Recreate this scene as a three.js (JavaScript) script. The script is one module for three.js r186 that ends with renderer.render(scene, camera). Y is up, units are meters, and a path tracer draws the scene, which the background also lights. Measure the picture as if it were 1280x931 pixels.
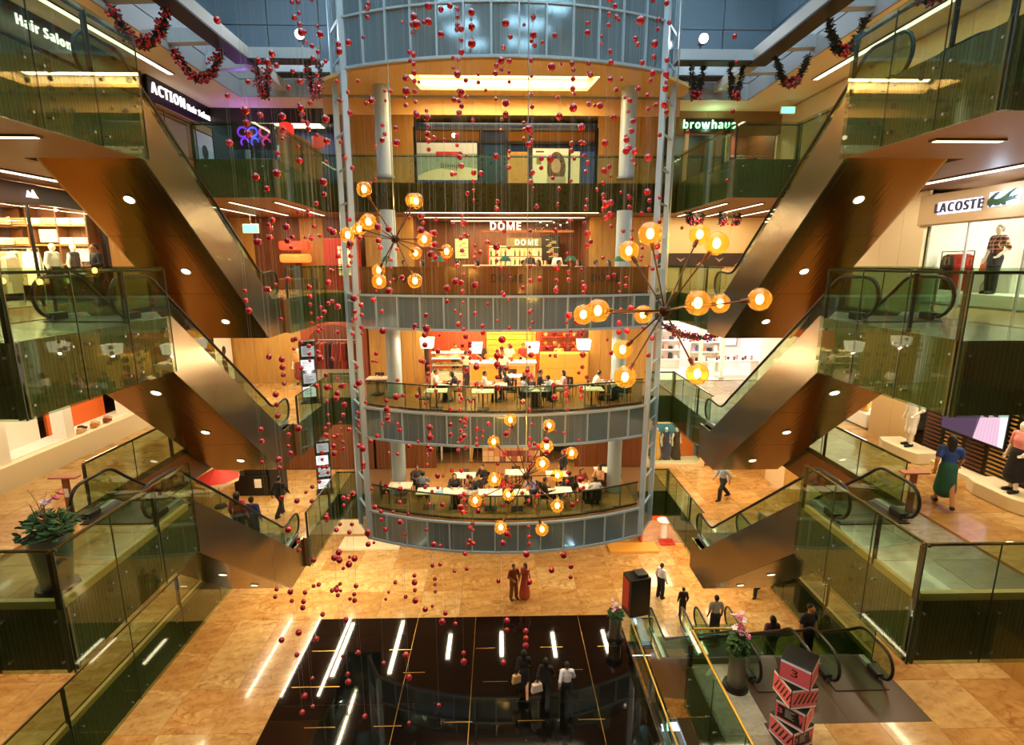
import * as THREE from 'three';
import { mergeGeometries, mergeVertices } from 'three/addons/utils/BufferGeometryUtils.js';
import { RoundedBoxGeometry } from 'three/addons/geometries/RoundedBoxGeometry.js';
import { MarchingCubes } from 'three/addons/objects/MarchingCubes.js';
import { FontLoader } from 'three/addons/loaders/FontLoader.js';
import { TextGeometry } from 'three/addons/geometries/TextGeometry.js';
import { RectAreaLightUniformsLib } from 'three/addons/lights/RectAreaLightUniformsLib.js';
import { ImprovedNoise } from 'three/addons/math/ImprovedNoise.js';

// ---------- camera, sky, exposure ----------
const EYE = 14.77, RAD = Math.PI / 180;
const scene = new THREE.Scene();
const camera = new THREE.PerspectiveCamera(70.22, 1280 / 931, 0.1, 200);
camera.rotation.order = 'YXZ';
camera.position.set(0, EYE, 0);
camera.rotation.set(-11.6 * RAD, -1.4 * RAD, 0);
scene.add(camera);
scene.background = new THREE.Color().setRGB(8.2, 10.6, 13.2);       // daylight sky, seen only through the roof glazing
RectAreaLightUniformsLib.init();
const renderer = new THREE.WebGLRenderer({ antialias: true });
renderer.toneMapping = THREE.LinearToneMapping;
renderer.toneMappingExposure = 1.15;
renderer.shadowMap.enabled = true;
// level heights: ground, diner level, cafe level, bar level, top gallery, roof gallery
const LV = [0, 4.65, 9.12, 13.6, 18.1, 22.55], TH = 1.2;
const WARM = new THREE.Color().setRGB(1, 0.72, 0.36), WARM2 = new THREE.Color().setRGB(1, 0.81, 0.50), WHITE = new THREE.Color().setRGB(1, 0.9, 0.8), COOL = new THREE.Color().setRGB(0.62, 0.8, 1);
const POWER = { strip: 22, far: 24, side: 14.5, ground: 30, cafe: 40, shop: 16, bulb: 4, esc: 7 };

// ---------- helpers ----------
function rng(seed) { let a = seed >>> 0; return () => { a = (a + 0x6D2B79F5) | 0; let t = Math.imul(a ^ (a >>> 15), 1 | a); t = (t + Math.imul(t ^ (t >>> 7), 61 | t)) ^ t; return ((t ^ (t >>> 14)) >>> 0) / 4294967296; }; }
const R0 = rng(7);
const taken = new Map();
function numbered(name) { const n = taken.get(name) || 0; taken.set(name, n + 1); return n ? `${name}_${String(n).padStart(3, '0')}` : name; }
function thing(name, label, category, [x, y, d] = [0, 0, 0], turn = 0, group) {
  const o = new THREE.Group(); o.name = numbered(name); o.position.set(x, y, -d); o.rotation.y = turn;
  o.userData = { label, category }; if (group) o.userData.group = group; scene.add(o); return o;
}
function struct(name, label, category) { const o = new THREE.Group(); o.name = numbered(name); o.userData = { kind: 'structure', label, category }; scene.add(o); return o; }
function part(parent, name, geo, mat, x = 0, y = 0, z = 0, rx = 0, ry = 0, rz = 0) {
  const m = new THREE.Mesh(geo, mat); m.name = name; m.position.set(x, y, z); m.rotation.set(rx, ry, rz); m.castShadow = m.receiveShadow = true; parent.add(m); return m;
}
function single(name, label, category, geo, mat, [x, y, d], turn = 0, group) {
  const m = new THREE.Mesh(geo, mat); m.name = numbered(name); m.position.set(x, y, -d); m.rotation.y = turn; m.castShadow = m.receiveShadow = true;
  m.userData = { label, category }; if (group) m.userData.group = group; scene.add(m); return m;
}
function dup(src, [x, y, d], turn = 0, label) { const c = src.clone(); c.name = numbered(src.name.replace(/_\d{3}$/, '')); c.userData = { ...src.userData }; if (label) c.userData.label = label; c.position.set(x, y, -d); c.rotation.y = turn; scene.add(c); return c; }
const gcache = new Map();
function cached(key, make) { if (!gcache.has(key)) gcache.set(key, make()); return gcache.get(key); }
// a box with uv in metres; ou, ov shift the pattern
function bx(w, h, d, ou = 0, ov = 0) {
  return cached(`b${w.toFixed(4)},${h.toFixed(4)},${d.toFixed(4)},${ou},${ov}`, () => {
    const g = new THREE.BoxGeometry(w, h, d), uv = g.attributes.uv, dims = [[d, h], [d, h], [w, d], [w, d], [w, h], [w, h]];
    for (let i = 0; i < 24; i++) { const [a, b] = dims[i >> 2]; uv.setXY(i, uv.getX(i) * a + ou, uv.getY(i) * b + ov); }
    return g;
  });
}
const rbx = (w, h, d, r = 0.02, s = 2) => cached(`r${w},${h},${d},${r}`, () => new RoundedBoxGeometry(w, h, d, s, r));
const cyl = (r0, r1, h, n = 16, open = false) => cached(`c${r0},${r1},${h},${n},${open}`, () => new THREE.CylinderGeometry(r0, r1, h, n, 1, open));
const sph = (r, a = 16, b = 12) => cached(`s${r},${a},${b}`, () => new THREE.SphereGeometry(r, a, b));
const lathe = (pts, n = 24) => new THREE.LatheGeometry(pts.map(p => new THREE.Vector2(...p)), n);
function tube(pts, r, seg = 24, rad = 8, closed = false) { return new THREE.TubeGeometry(new THREE.CatmullRomCurve3(pts.map(p => new THREE.Vector3(...p)), closed, 'centripetal'), seg, r, rad, closed); }
function rod(a, b, r, n = 8) { const A = new THREE.Vector3(...a), B = new THREE.Vector3(...b), g = new THREE.CylinderGeometry(r, r, A.distanceTo(B), n); g.applyQuaternion(new THREE.Quaternion().setFromUnitVectors(new THREE.Vector3(0, 1, 0), B.clone().sub(A).normalize())); g.translate(...A.add(B).multiplyScalar(0.5).toArray()); return g; }
// a prism: outline in (a, b), thickness t; plane 'xy' | 'zy' (a runs along -z, b up) | 'xz' (a = x, b = depth, t up from y = 0)
function prism(pts, t, plane = 'xy', bevel = 0) {
  const s = new THREE.Shape(pts.map(p => new THREE.Vector2(...p)));
  return prismShape(s, t, plane, bevel);
}
function prismShape(s, t, plane, bevel = 0) {
  const g = new THREE.ExtrudeGeometry(s, { depth: t, bevelEnabled: bevel > 0, bevelSize: bevel, bevelThickness: bevel, bevelSegments: 1, curveSegments: 12 });
  if (plane === 'zy') g.rotateY(Math.PI / 2);            // x -> -z, thickness along +x
  if (plane === 'xz') { g.rotateX(-Math.PI / 2); }       // y -> -z (depth), thickness up
  return g;
}
function merge(list) { return mergeGeometries(list.map(g => { const q = g.index ? g.toNonIndexed() : g.clone(); for (const k of Object.keys(q.attributes)) if (!['position', 'normal', 'uv'].includes(k)) q.deleteAttribute(k); return q; })); }

// ---------- textures ----------
const noise = new ImprovedNoise();
function fbm(x, y, z, oct) { let s = 0, a = 0.5, f = 1; for (let i = 0; i < oct; i++) { s += a * noise.noise(x * f, y * f, z + i * 7.3); a *= 0.5; f *= 2.03; } return s; }
function dataTex(n, m, fn, srgb, rep) {
  const a = new Uint8Array(n * m * 4);
  for (let j = 0; j < m; j++) for (let i = 0; i < n; i++) { const c = fn(i / n, j / m), k = (j * n + i) * 4; for (let q = 0; q < 3; q++) a[k + q] = Math.max(0, Math.min(255, Math.round((Array.isArray(c) ? c[q] : c) * 255))); a[k + 3] = 255; }
  const t = new THREE.DataTexture(a, n, m); t.wrapS = t.wrapT = THREE.RepeatWrapping; t.magFilter = THREE.LinearFilter; t.minFilter = THREE.LinearMipmapLinearFilter; t.generateMipmaps = true; if (srgb) t.colorSpace = THREE.SRGBColorSpace; if (rep) t.repeat.set(...rep); t.needsUpdate = true; return t;
}
// seamless sampling: blend over the edge
const wrap2 = (f) => (u, v) => { const a = f(u, v), b = f(u - 1, v), c = f(u, v - 1), d = f(u - 1, v - 1); return (a * (1 - u) + b * u) * (1 - v) + (c * (1 - u) + d * u) * v; };
const mix = (a, b, t) => a.map((x, i) => x + (b[i] - x) * t);
const marbleField = wrap2((u, v) => { const w = fbm(u * 5, v * 5, 1, 5); return 0.5 + 0.9 * fbm(u * 3 + w * 1.6, v * 7 + w * 1.2, 4, 5); });
const marbleVein = wrap2((u, v) => { const w = fbm(u * 4, v * 4, 11, 4); return 1 - Math.min(1, Math.abs(fbm(u * 3 + w * 1.2, v * 6 + w, 21, 4)) * 9); });
const T = {};
T.marble = dataTex(512, 512, (u, v) => { const f = marbleField(u, v), k = Math.max(0, marbleVein(u, v)); let c = mix([0.60, 0.43, 0.23], [0.93, 0.82, 0.58], Math.max(0, Math.min(1, f))); return mix(c, [0.55, 0.35, 0.18], 0.7 * k * k); }, true, [1 / 3.6, 1 / 3.6]);
T.grey = dataTex(256, 256, (u, v) => { const f = marbleField(u, v), k = Math.max(0, marbleVein(u, v)); return mix(mix([0.50, 0.47, 0.40], [0.74, 0.70, 0.60], Math.max(0, Math.min(1, f))), [0.36, 0.33, 0.27], 0.5 * k * k); }, true, [1 / 2.4, 1 / 2.4]);
const woodField = wrap2((u, v) => { const w = fbm(u * 8, v * 1.2, 3, 3); return 0.5 + 0.8 * fbm(u * 46 + w * 3, v * 2.2, 9, 3) + 0.35 * w; });
T.wood = dataTex(512, 256, (u, v) => mix([0.60, 0.42, 0.18], [0.84, 0.66, 0.36], Math.max(0, Math.min(1, woodField(u, v)))), true, [1 / 1.6, 1 / 2.4]);
T.darkwood = dataTex(512, 256, (u, v) => mix([0.30, 0.15, 0.06], [0.52, 0.29, 0.13], Math.max(0, Math.min(1, woodField(u, v)))), true, [1 / 1.6, 1 / 2.4]);
const brush = wrap2((u, v) => 0.5 + 0.9 * fbm(u * 3, v * 90, 2, 3));
T.brush = dataTex(256, 512, (u, v) => brush(u, v), false, [1 / 2.2, 1 / 1.6]);
const wavy = wrap2((u, v) => 0.5 + fbm(u * 1.6 + 0.5 * fbm(u * 2, v * 2, 5, 2), v * 3.2, 8, 1));
const streak = wrap2((u, v) => 0.5 + 0.9 * fbm(u * 26, v * 1.5, 6, 2));
T.streak = dataTex(256, 256, (u, v) => streak(u, v), false, [1 / 2.0, 1 / 3.0]);
T.wavy = dataTex(256, 256, (u, v) => wavy(u, v), false, [1 / 3.1, 1 / 3.1]);
const speck = rng(91);
T.rib = dataTex(256, 256, (u, v) => { const s = Math.floor(u * 128), q = ((s * 7919) % 13) / 13, n = 0.06 * noise.noise(u * 90, v * 6, 3); const k = 0.50 + 0.17 * q + n; return [k * 0.80, k * 0.76, k * 0.60]; }, true, [1 / 1.6, 1 / 1.6]);
T.ribB = dataTex(256, 4, (u) => { const s = (u * 32) % 1; return s < 0.16 ? 0 : 1; }, false, [1 / 1.6, 1]);
T.fabric = dataTex(128, 128, () => 0.35 + 0.65 * speck(), false, [6, 6]);
function canvasTex(w, h, draw) { const c = document.createElement('canvas'); c.width = w; c.height = h; const x = c.getContext('2d'); draw(x, w, h); const t = new THREE.CanvasTexture(c); t.colorSpace = THREE.SRGBColorSpace; return t; }

// ---------- materials ----------
const std = (o) => new THREE.MeshStandardMaterial(o), phy = (o) => new THREE.MeshPhysicalMaterial(o);
const pcache = new Map();
const paint = (hex, rough = 0.6, metal = 0) => { const k = hex + rough + '_' + metal; if (!pcache.has(k)) pcache.set(k, std({ color: hex, roughness: rough, metalness: metal })); return pcache.get(k); };
const glow = (r, g, b) => std({ color: new THREE.Color().setRGB(r, g, b).multiplyScalar(0.35 / Math.max(r, g, b)), emissive: new THREE.Color().setRGB(r, g, b), emissiveIntensity: 1, roughness: 0.5 });
const M = {
  marble: ['#ffffff', '#f3e6d2', '#ffeedd', '#ead9c2'].map(c => phy({ color: c, map: T.marble, roughness: 0.2, clearcoat: 0.4, clearcoatRoughness: 0.06 })),
  grey: ['#ffffff', '#e6e2da'].map(c => phy({ color: c, map: T.grey, roughness: 0.25, clearcoat: 0.3, clearcoatRoughness: 0.08 })),
  granite: ['#0b0c0c', '#0f0f0e', '#0a0b0d'].map(c => phy({ color: c, roughness: 0.06, clearcoat: 0.6, clearcoatRoughness: 0.02 })),
  brass: std({ color: '#d8a850', roughness: 0.28, metalness: 0.9 }),
  trim: std({ color: '#e2b878', roughness: 0.45 }),
  fascia: std({ color: '#ffffff', map: T.rib, bumpMap: T.ribB, bumpScale: 0.006, roughness: 0.5, metalness: 0.25 }),
  fasciaBrown: std({ color: '#d9a07c', map: T.rib, bumpMap: T.ribB, bumpScale: 0.006, roughness: 0.5, metalness: 0.2 }),
  glass: phy({ color: '#d8e8d8', transmission: 1, thickness: 0, roughness: 0.015, ior: 1.5 }),
  clear: phy({ color: '#f4fbf7', transmission: 1, thickness: 0, roughness: 0.01, ior: 1.45 }),
  bronzeGlass: phy({ color: '#9a6a34', transmission: 0.55, thickness: 0, roughness: 0.12, ior: 1.5 }),
  edge: std({ color: '#2c3a30', roughness: 0.3 }),
  steel: std({ color: '#9aa6ae', roughness: 0.32, metalness: 0.75 }),
  satin: std({ color: '#b9c4cc', roughness: 0.4, metalness: 0.5 }),
  frame: std({ color: '#9dafbb', roughness: 0.42, metalness: 0.12 }),
  ring: std({ color: '#778a92', roughness: 0.08, metalness: 0.45 }),
  bronze: std({ color: '#8c6a3c', roughness: 0.3, metalness: 1, bumpMap: T.streak, bumpScale: 0.0035 }),
  clad: std({ color: '#9c917a', roughness: 0.34, metalness: 1, bumpMap: T.wavy, bumpScale: 0.05 }),
  rubber: std({ color: '#14120f', roughness: 0.35 }),
  stepM: std({ color: '#5a564e', roughness: 0.4, metalness: 0.7, bumpMap: T.ribB, bumpScale: 0.01 }),
  comb: std({ color: '#4a4238', roughness: 0.4, metalness: 0.6 }),
  soffit: std({ color: '#805a38', roughness: 0.55 }),
  slab: std({ color: '#4a4034', roughness: 0.8 }),
  cream: std({ color: '#e9d9b8', roughness: 0.7 }),
  white: std({ color: '#f2ece2', roughness: 0.6 }),
  blueGrey: std({ color: '#64788a', roughness: 0.55 }),
  panelGrey: std({ color: '#8b9298', roughness: 0.5, metalness: 0.2 }),
  beam: std({ color: '#aeb0ae', roughness: 0.5, metalness: 0.2 }),
  wood: std({ color: '#ffffff', map: T.wood, roughness: 0.5 }),
  darkwood: std({ color: '#ffffff', map: T.darkwood, roughness: 0.45 }),
  black: std({ color: '#0d0c0c', roughness: 0.35 }),
  dark: std({ color: '#26211d', roughness: 0.5 }),
  red: phy({ color: '#a4142a', roughness: 0.2, clearcoat: 0.7, metalness: 0.25 }),
  thread: std({ color: '#8f9294', roughness: 0.5 }),
  foliage: std({ color: '#20361f', roughness: 0.8 }),
  pine: std({ color: '#182019', roughness: 0.8 }),
  strip: glow(3.0, 2.5, 1.7), stripWarm: glow(2.6, 1.75, 0.85), spot: glow(5, 4.2, 2.8), filament: glow(30, 24, 13), shade: glow(2.0, 1.7, 1.15), whiteGlow: glow(1.9, 1.75, 1.7),
  amber: phy({ color: '#fdd27c', transmission: 0.98, thickness: 0, roughness: 0.03, ior: 1.5 }),
};
M.clad.roughness = 0.24; M.bronze.roughness = 0.2;

// an area light that shines along its own -z
function area(parent, x, y, z, w, h, color, power, rx = -Math.PI / 2, ry = 0) { const l = new THREE.RectAreaLight(color, power, w, h); l.position.set(x, y, z); l.rotation.set(rx, ry, 0, 'YXZ'); parent.add(l); return l; }
// a recessed linear lamp under a ceiling: housing, glowing diffuser and its light
function stripLamp(x, y, d, wx, wz, label, power, color = WARM2, group = 'recessed linear ceiling lamps') {
  const o = thing('linear_ceiling_lamp', label, 'ceiling lamp', [x, y, d], 0, group);
  part(o, 'housing', bx(wx + 0.08, 0.03, wz + 0.08), M.dark, 0, -0.015, 0);
  part(o, 'diffuser', bx(wx, 0.012, wz), M.strip, 0, -0.036, 0);
  area(o, 0, -0.055, 0, wx, wz, color, power);
  return o;
}
// ---------- the building: slabs, floors, walls, roof ----------
const XL = -7.4, XR = 7.2, TCX = 0.25, TR = 13.1, TCD = 32.5, TA = Math.asin(5.75 / TR);
const arcP = (a, r = TR) => [TCX + r * Math.sin(a), TCD - r * Math.cos(a)];
const SIDE = {   // plan numbers of the two sides: s = direction, e = landing edge, n0/n1 = landing depth, o = outer rail of the escalator well, f = far front, g = far side edge
  left: { s: -1, e: XL, n0: 8.15, n1: 11.9, o: -9.85, f: 18.5, g: -7.3, w: -9.65 },
  right: { s: 1, e: XR, n0: 8.0, n1: 11.5, o: 9.75, f: 18.1, g: 7.65, w: 9.65 },
};
function voidPath(k) {
  const h = [], L = SIDE.left, R = SIDE.right;
  h.push([L.w, -0.6]);
  if (k > 1) h.push([L.w, L.n0], [L.e, L.n0], [L.e, L.n1], [L.o, L.n1]);
  h.push([k > 1 ? L.o : L.w, L.f], [L.g, L.f]);
  if (k < 4) { h.push([L.g, 22.4], [TCX - 6.0, 22.4]); for (let i = -10; i <= 10; i++) h.push(arcP(TA * i / 10, TR - 0.16)); h.push([TCX + 6.0, 22.4], [R.g, 22.4]); }
  else h.push([L.g, 23.5], [R.g, 23.5]);
  h.push([R.g, R.f], [9.75, R.f]);
  if (k > 1) h.push([R.o, R.n1], [R.e, R.n1], [R.e, R.n0], [R.w, R.n0]); else h.push([9.75, 11.7], [4.9, 11.7], [4.9, 5.5], [R.w, 5.5]);
  h.push([R.w, -0.6]);
  return h;
}
function slabShape(hole, out = [-17, 17, -6, 31]) {
  const s = new THREE.Shape([[out[0], out[2]], [out[1], out[2]], [out[1], out[3]], [out[0], out[3]]].map(p => new THREE.Vector2(...p)));
  for (const h of hole) s.holes.push(new THREE.Path(h.map(p => new THREE.Vector2(...p))));
  return s;
}
const floorNames = ['ground', 'diner level', 'cafe level', 'bar level', 'top gallery'];
const floors = [];
for (let k = 0; k < 5; k++) floors.push(struct('floor', ['golden marble ground floor with a black polished centre', 'marble floor of the lowest gallery with the diner', 'marble floor of the gallery with the open cafe', 'marble floor of the gallery with the bar', 'floor of the top gallery above the bar'][k], 'floor'));
for (let k = 1; k < 5; k++) {
  part(floors[k], 'slab', prismShape(slabShape([voidPath(k)]), TH - 0.06, 'xz'), M.soffit, 0, LV[k] - TH + 0.02, 0);
}
part(floors[0], 'slab', prismShape(slabShape([[[5.1, 9], [7.3, 9], [7.3, 16.95], [6.0, 16.95], [6.0, 18.4], [5.1, 18.4]]], [-19, 19, -6, 31]), 0.3, 'xz'), M.slab, 0, -0.34, 0);
// floor tiles: every tile a mesh, joints recessed
function tiles(parent, k, [x0, x1, d0, d1], size, mats, seed, name = 'tile') {
  const nx = Math.max(1, Math.round((x1 - x0) / size)), nd = Math.max(1, Math.round((d1 - d0) / size)), w = (x1 - x0) / nx, q = (d1 - d0) / nd, r = rng(seed);
  for (let i = 0; i < nx; i++) for (let j = 0; j < nd; j++) {
    const v = Math.floor(r() * 6);
    part(parent, name, bx(w - 0.008, 0.04, q - 0.008, (v * 0.61) % 1 * 3.6, (v * 0.37) % 1 * 3.6), mats[Math.floor(r() * mats.length)], x0 + w * (i + 0.5), LV[k] - 0.02, -(d0 + q * (j + 0.5)));
  }
}
tiles(floors[0], 0, [-15.9, -7.7, 9, 20.1], 1.8, M.marble, 1);
tiles(floors[0], 0, [-15.9, 15.9, 20.1, 27.5], 1.8, M.marble, 2);
tiles(floors[0], 0, [5.05, 15.9, 18.45, 20.1], 1.7, M.marble, 3);
tiles(floors[0], 0, [6.05, 15.9, 17.0, 18.45], 1.5, M.marble, 4);
tiles(floors[0], 0, [7.35, 15.9, 9, 17.0], 1.7, M.marble, 5);
tiles(floors[1], 1, [4.9, 6, 5.5, 11.7], 1.1, M.grey, 6);
tiles(floors[1], 1, [6, 9.75, 5.5, 9.9], 1.25, M.marble, 7);
tiles(floors[1], 1, [6, 9.75, 9.9, 11.7], 1.8, [std({ color: '#4a3222', roughness: 0.3 }), std({ color: '#44301f', roughness: 0.34 })], 8, 'landing_plate');
part(floors[0], 'brass_bed', bx(12.74, 0.02, 11.1), M.brass, -1.33, -0.025, -14.55);
{ const xs = [-7.7, -3.5, -1.05, 3.3, 5.04], ds = [9, 12.2, 15.6, 19.05, 20.1]; let q = 0;
  for (let i = 0; i < 4; i++) for (let j = 0; j < 4; j++) { const w = xs[i + 1] - xs[i], h = ds[j + 1] - ds[j]; part(floors[0], 'granite_panel', bx(w - 0.018, 0.036, h - 0.018), M.granite[q++ % 3], (xs[i] + xs[i + 1]) / 2, -0.018, -(ds[j] + ds[j + 1]) / 2); }
  for (const [x, d, w] of [[-6.9, 18.2, .9], [-3.9, 18.2, .9], [-3.2, 17, .8], [-.6, 18.2, .75], [-.2, 16.5, .9], [2.0, 18.2, .9], [2.6, 17, .9], [4.2, 18.2, .8], [-6.6, 16.4, 1.7], [-1.4, 14.8, .9], [-3.7, 14.7, .9], [-5.9, 14.7, 1], [1.0, 14.8, .9], [3.0, 14.8, .9]]) part(floors[0], 'brass_inlay', bx(w, 0.004, 0.022), M.brass, x, 0.001, -d); }
for (const k of [1, 2, 3, 4]) {
  const L = SIDE.left, R = SIDE.right;
  if (k > 1) { tiles(floors[k], k, [-9.65, L.e, L.n0, L.n1], 1.1, k === 2 ? M.marble : M.grey, k * 10 + 1); tiles(floors[k], k, [R.e, 9.65, R.n0, R.n1], 1.1, k === 2 ? M.grey : M.grey, k * 10 + 2); }
  tiles(floors[k], k, [-12.8, L.o, 6, 18.5], 1.45, M.marble, k * 10 + 3); tiles(floors[k], k, [9.75, 12.8, 5.5, 18.1], 1.45, M.marble, k * 10 + 4);
  tiles(floors[k], k, [-12.8, L.g, 18.5, 25.3], 1.4, M.marble, k * 10 + 5); tiles(floors[k], k, [R.g, 12.8, 18.1, 25.3], 1.4, k === 2 ? M.grey : M.marble, k * 10 + 6);
  if (k < 4) { const mt = k === 2 ? [std({ color: '#a86a34', roughness: 0.4 }), std({ color: '#98602f', roughness: 0.4 })] : k === 1 ? [std({ color: '#b4824a', roughness: 0.45 }), std({ color: '#a5763f', roughness: 0.45 })] : M.grey;
    for (let i = 0; i < 9; i++) { const a = -5.35 + i * 1.25, x0 = TCX + Math.max(-5.6, a - .1), x1 = TCX + Math.min(5.6, a + 1.15); if (x1 - x0 < .3) continue; const far = Math.max(Math.abs(x0 - TCX), Math.abs(x1 - TCX)), d0 = TCD - Math.sqrt((TR - .2) ** 2 - far ** 2); tiles(floors[k], k, [x0, x1, d0, 26], 1.25, mt, k * 10 + 20 + i); }
  } else tiles(floors[k], k, [L.g, R.g, 23.5, 27], 1.4, M.grey, 77);
}
// outer shell
function wall(name, w, h, d, x, y, dd, m, label) { const o = new THREE.Mesh(bx(w, h, d), m); o.name = name; o.position.set(x, y, -dd); o.userData = { kind: 'structure', label, category: 'wall' }; o.castShadow = o.receiveShadow = true; scene.add(o); return o; }
wall('wall_left', 0.3, 37, 37.6, -19.15, 12.2, 12.5, M.cream, 'plain outer wall behind the left shops'); wall('wall_right', 0.3, 37, 37.6, 19.15, 12.2, 12.5, M.cream, 'plain outer wall behind the right shops');
wall('wall_back', 38.3, 37, 0.3, 0, 12.2, 31.2, M.cream, 'plain outer wall behind the far shops'); wall('wall_front', 38.3, 37, 0.3, 0, 12.2, -6.2, M.cream, 'plain outer wall opposite the cafes');
{ // basement box
  const b = struct('floor', 'tiled basement floor below the escalator opening', 'floor');
  part(b, 'slab', bx(11, 0.2, 3.8), M.slab, 9.6, -4.74, -21.3); part(b, 'slab', bx(7.5, 0.2, 11.4), M.slab, 11.4, -4.74, -13.7); part(b, 'slab', bx(11, 0.2, 18), M.slab, 9.6, -9.3, -14.2); tiles({ add: o => { o.position.y -= 4.6; b.add(o); } }, 0, [4.2, 15, 19.4, 23], 1.8, M.marble, 60);
  wall('wall_basement', 14, 4.26, 0.2, 10, -2.4, 23.2, M.wood, 'wood panelled basement wall below the opening'); wall('wall_basement_side', 0.2, 4.6, 18, 4.0, -2.4, 15, M.wood, 'wood panelled basement side wall');
  wall('wall_basement_right', 0.2, 4.6, 18, 15.2, -2.4, 15, M.wood, 'wood panelled basement wall below the escalators'); wall('wall_basement_near', 14, 4.6, 0.2, 10, -2.4, 7, M.wood, 'wood panelled basement wall on the near end');
  for (const x of [6.2, 11.5]) stripLamp(x, -0.36, 20.8, 2, 0.14, 'linear lamp on the basement ceiling', 60, WARM, 'basement ceiling lamps');
  stripLamp(8.4, -0.36, 13, 0.14, 5, 'linear lamp on the basement ceiling', 40, WARM, 'basement ceiling lamps');
}
// roof gallery slab, upper walls and glazed roof
{
  const o = struct('ceiling', 'pale upper ceiling slab around the roof void with grey edge panels', 'ceiling');
  part(o, 'slab', prismShape(slabShape([[[-10.5, -0.6], [-10.5, 23.6], [10.4, 23.6], [10.4, -0.6]]]), 1.2, 'xz'), M.cream, 0, 21.45, 0);
  const edge = (x0, d0, x1, d1) => { const len = Math.hypot(x1 - x0, d1 - d0), n = Math.round(len / 2.4); for (let i = 0; i < n; i++) for (const [y, h] of [[21.72, 0.62], [22.38, 0.62]]) { const t = (i + 0.5) / n; part(o, 'edge_panel', bx(x0 === x1 ? 0.06 : len / n - 0.02, h, x0 === x1 ? len / n - 0.02 : 0.06), M.panelGrey, x0 + (x1 - x0) * t, y, -(d0 + (d1 - d0) * t)); } };
  edge(-10.46, -0.6, -10.46, 23.6); edge(10.36, -0.6, 10.36, 23.6); edge(-10.5, 23.56, 10.4, 23.56);
  const w = struct('wall_upper', 'blue grey panelled upper walls below the roof glazing', 'wall');
  for (let i = 0; i < 11; i++) for (let j = 0; j < 3; j++) part(w, 'panel', bx(2.16, 2.1, 0.08), M.blueGrey, -11 + i * 2.2, 23.75 + j * 2.14, -25.6);
  for (const s of [-1, 1]) for (let i = 0; i < 12; i++) for (let j = 0; j < 3; j++) part(w, 'panel', bx(0.08, 2.1, 2.4), M.blueGrey, s * 12.1, 23.75 + j * 2.14, -(i * 2.44 - 2.2));
  const r = struct('ceiling', 'glazed roof with steel bars over the atrium', 'ceiling');
  part(r, 'slab', prismShape(slabShape([[[-9.6, -4], [9.6, -4], [9.6, 22.4], [-9.6, 22.4]]], [-19, 19, -6, 31]), 0.4, 'xz'), M.white, 0, 30, 0);
  for (let i = 0; i <= 6; i++) part(r, 'glazing_bar', bx(1.3, 0.3, 26.4), M.panelGrey, -9.6 + i * 3.2, 30.1, -9.2);
  for (let j = 0; j <= 8; j++) part(r, 'glazing_bar', bx(19.2, 0.24, 1.5), M.panelGrey, 0, 30.06, -(-4 + j * 3.3));
  for (let i = 0; i < 6; i++) for (let j = 0; j < 8; j++) part(r, 'glass_pane', bx(3.04, 0.02, 3.16), M.clear, -8 + i * 3.2, 30.32, -(-4 + (j + 0.5) * 3.3));
}
// roof beams with brackets, which carry the garlands
const brackets = [];
for (const [x, dEnd, xo, nm] of [[-8.75, 20.3, -10.42, 'beside the hairdresser signs'], [9.05, 20.1, 10.32, 'beside the bare upper gallery']]) {
  const o = thing('roof_beam', `long pale box beam below the roof ${nm}`, 'beam', [x, 21.5, 0]);
  part(o, 'beam_body', bx(0.5, 0.42, 24), M.beam, 0, 0.3, -(dEnd - 12)); part(o, 'bottom_flange', bx(0.62, 0.06, 24), M.dark, 0, 0.06, -(dEnd - 12));
  part(o, 'end_arm', bx(Math.abs(x) - 6.2, 0.36, 0.4), M.satin, -x / Math.abs(x) * (Math.abs(x) - 6.2) / 2, 0.32, -dEnd); part(o, 'end_flange', bx(Math.abs(x) - 6.2, 0.05, 0.5), M.dark, -x / Math.abs(x) * (Math.abs(x) - 6.2) / 2, 0.12, -dEnd);
  part(o, 'beam_stub', bx(0.4, 0.34, 3.3), M.beam, 0, 0.3, -(dEnd + 1.65));
  for (const d of [10, 13.1, 16.1, 18.9, 21.2]) { const w = Math.abs(xo - x); part(o, 'bracket', prism([[0, 0], [w, 0.06], [w, 0.42], [0, 0.42]], 0.3, 'xy', 0.01), M.satin, x < 0 ? -w : 0, 0.12, -d - 0.15, 0, 0, 0); brackets.push([x, xo, d]); }
}

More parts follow.
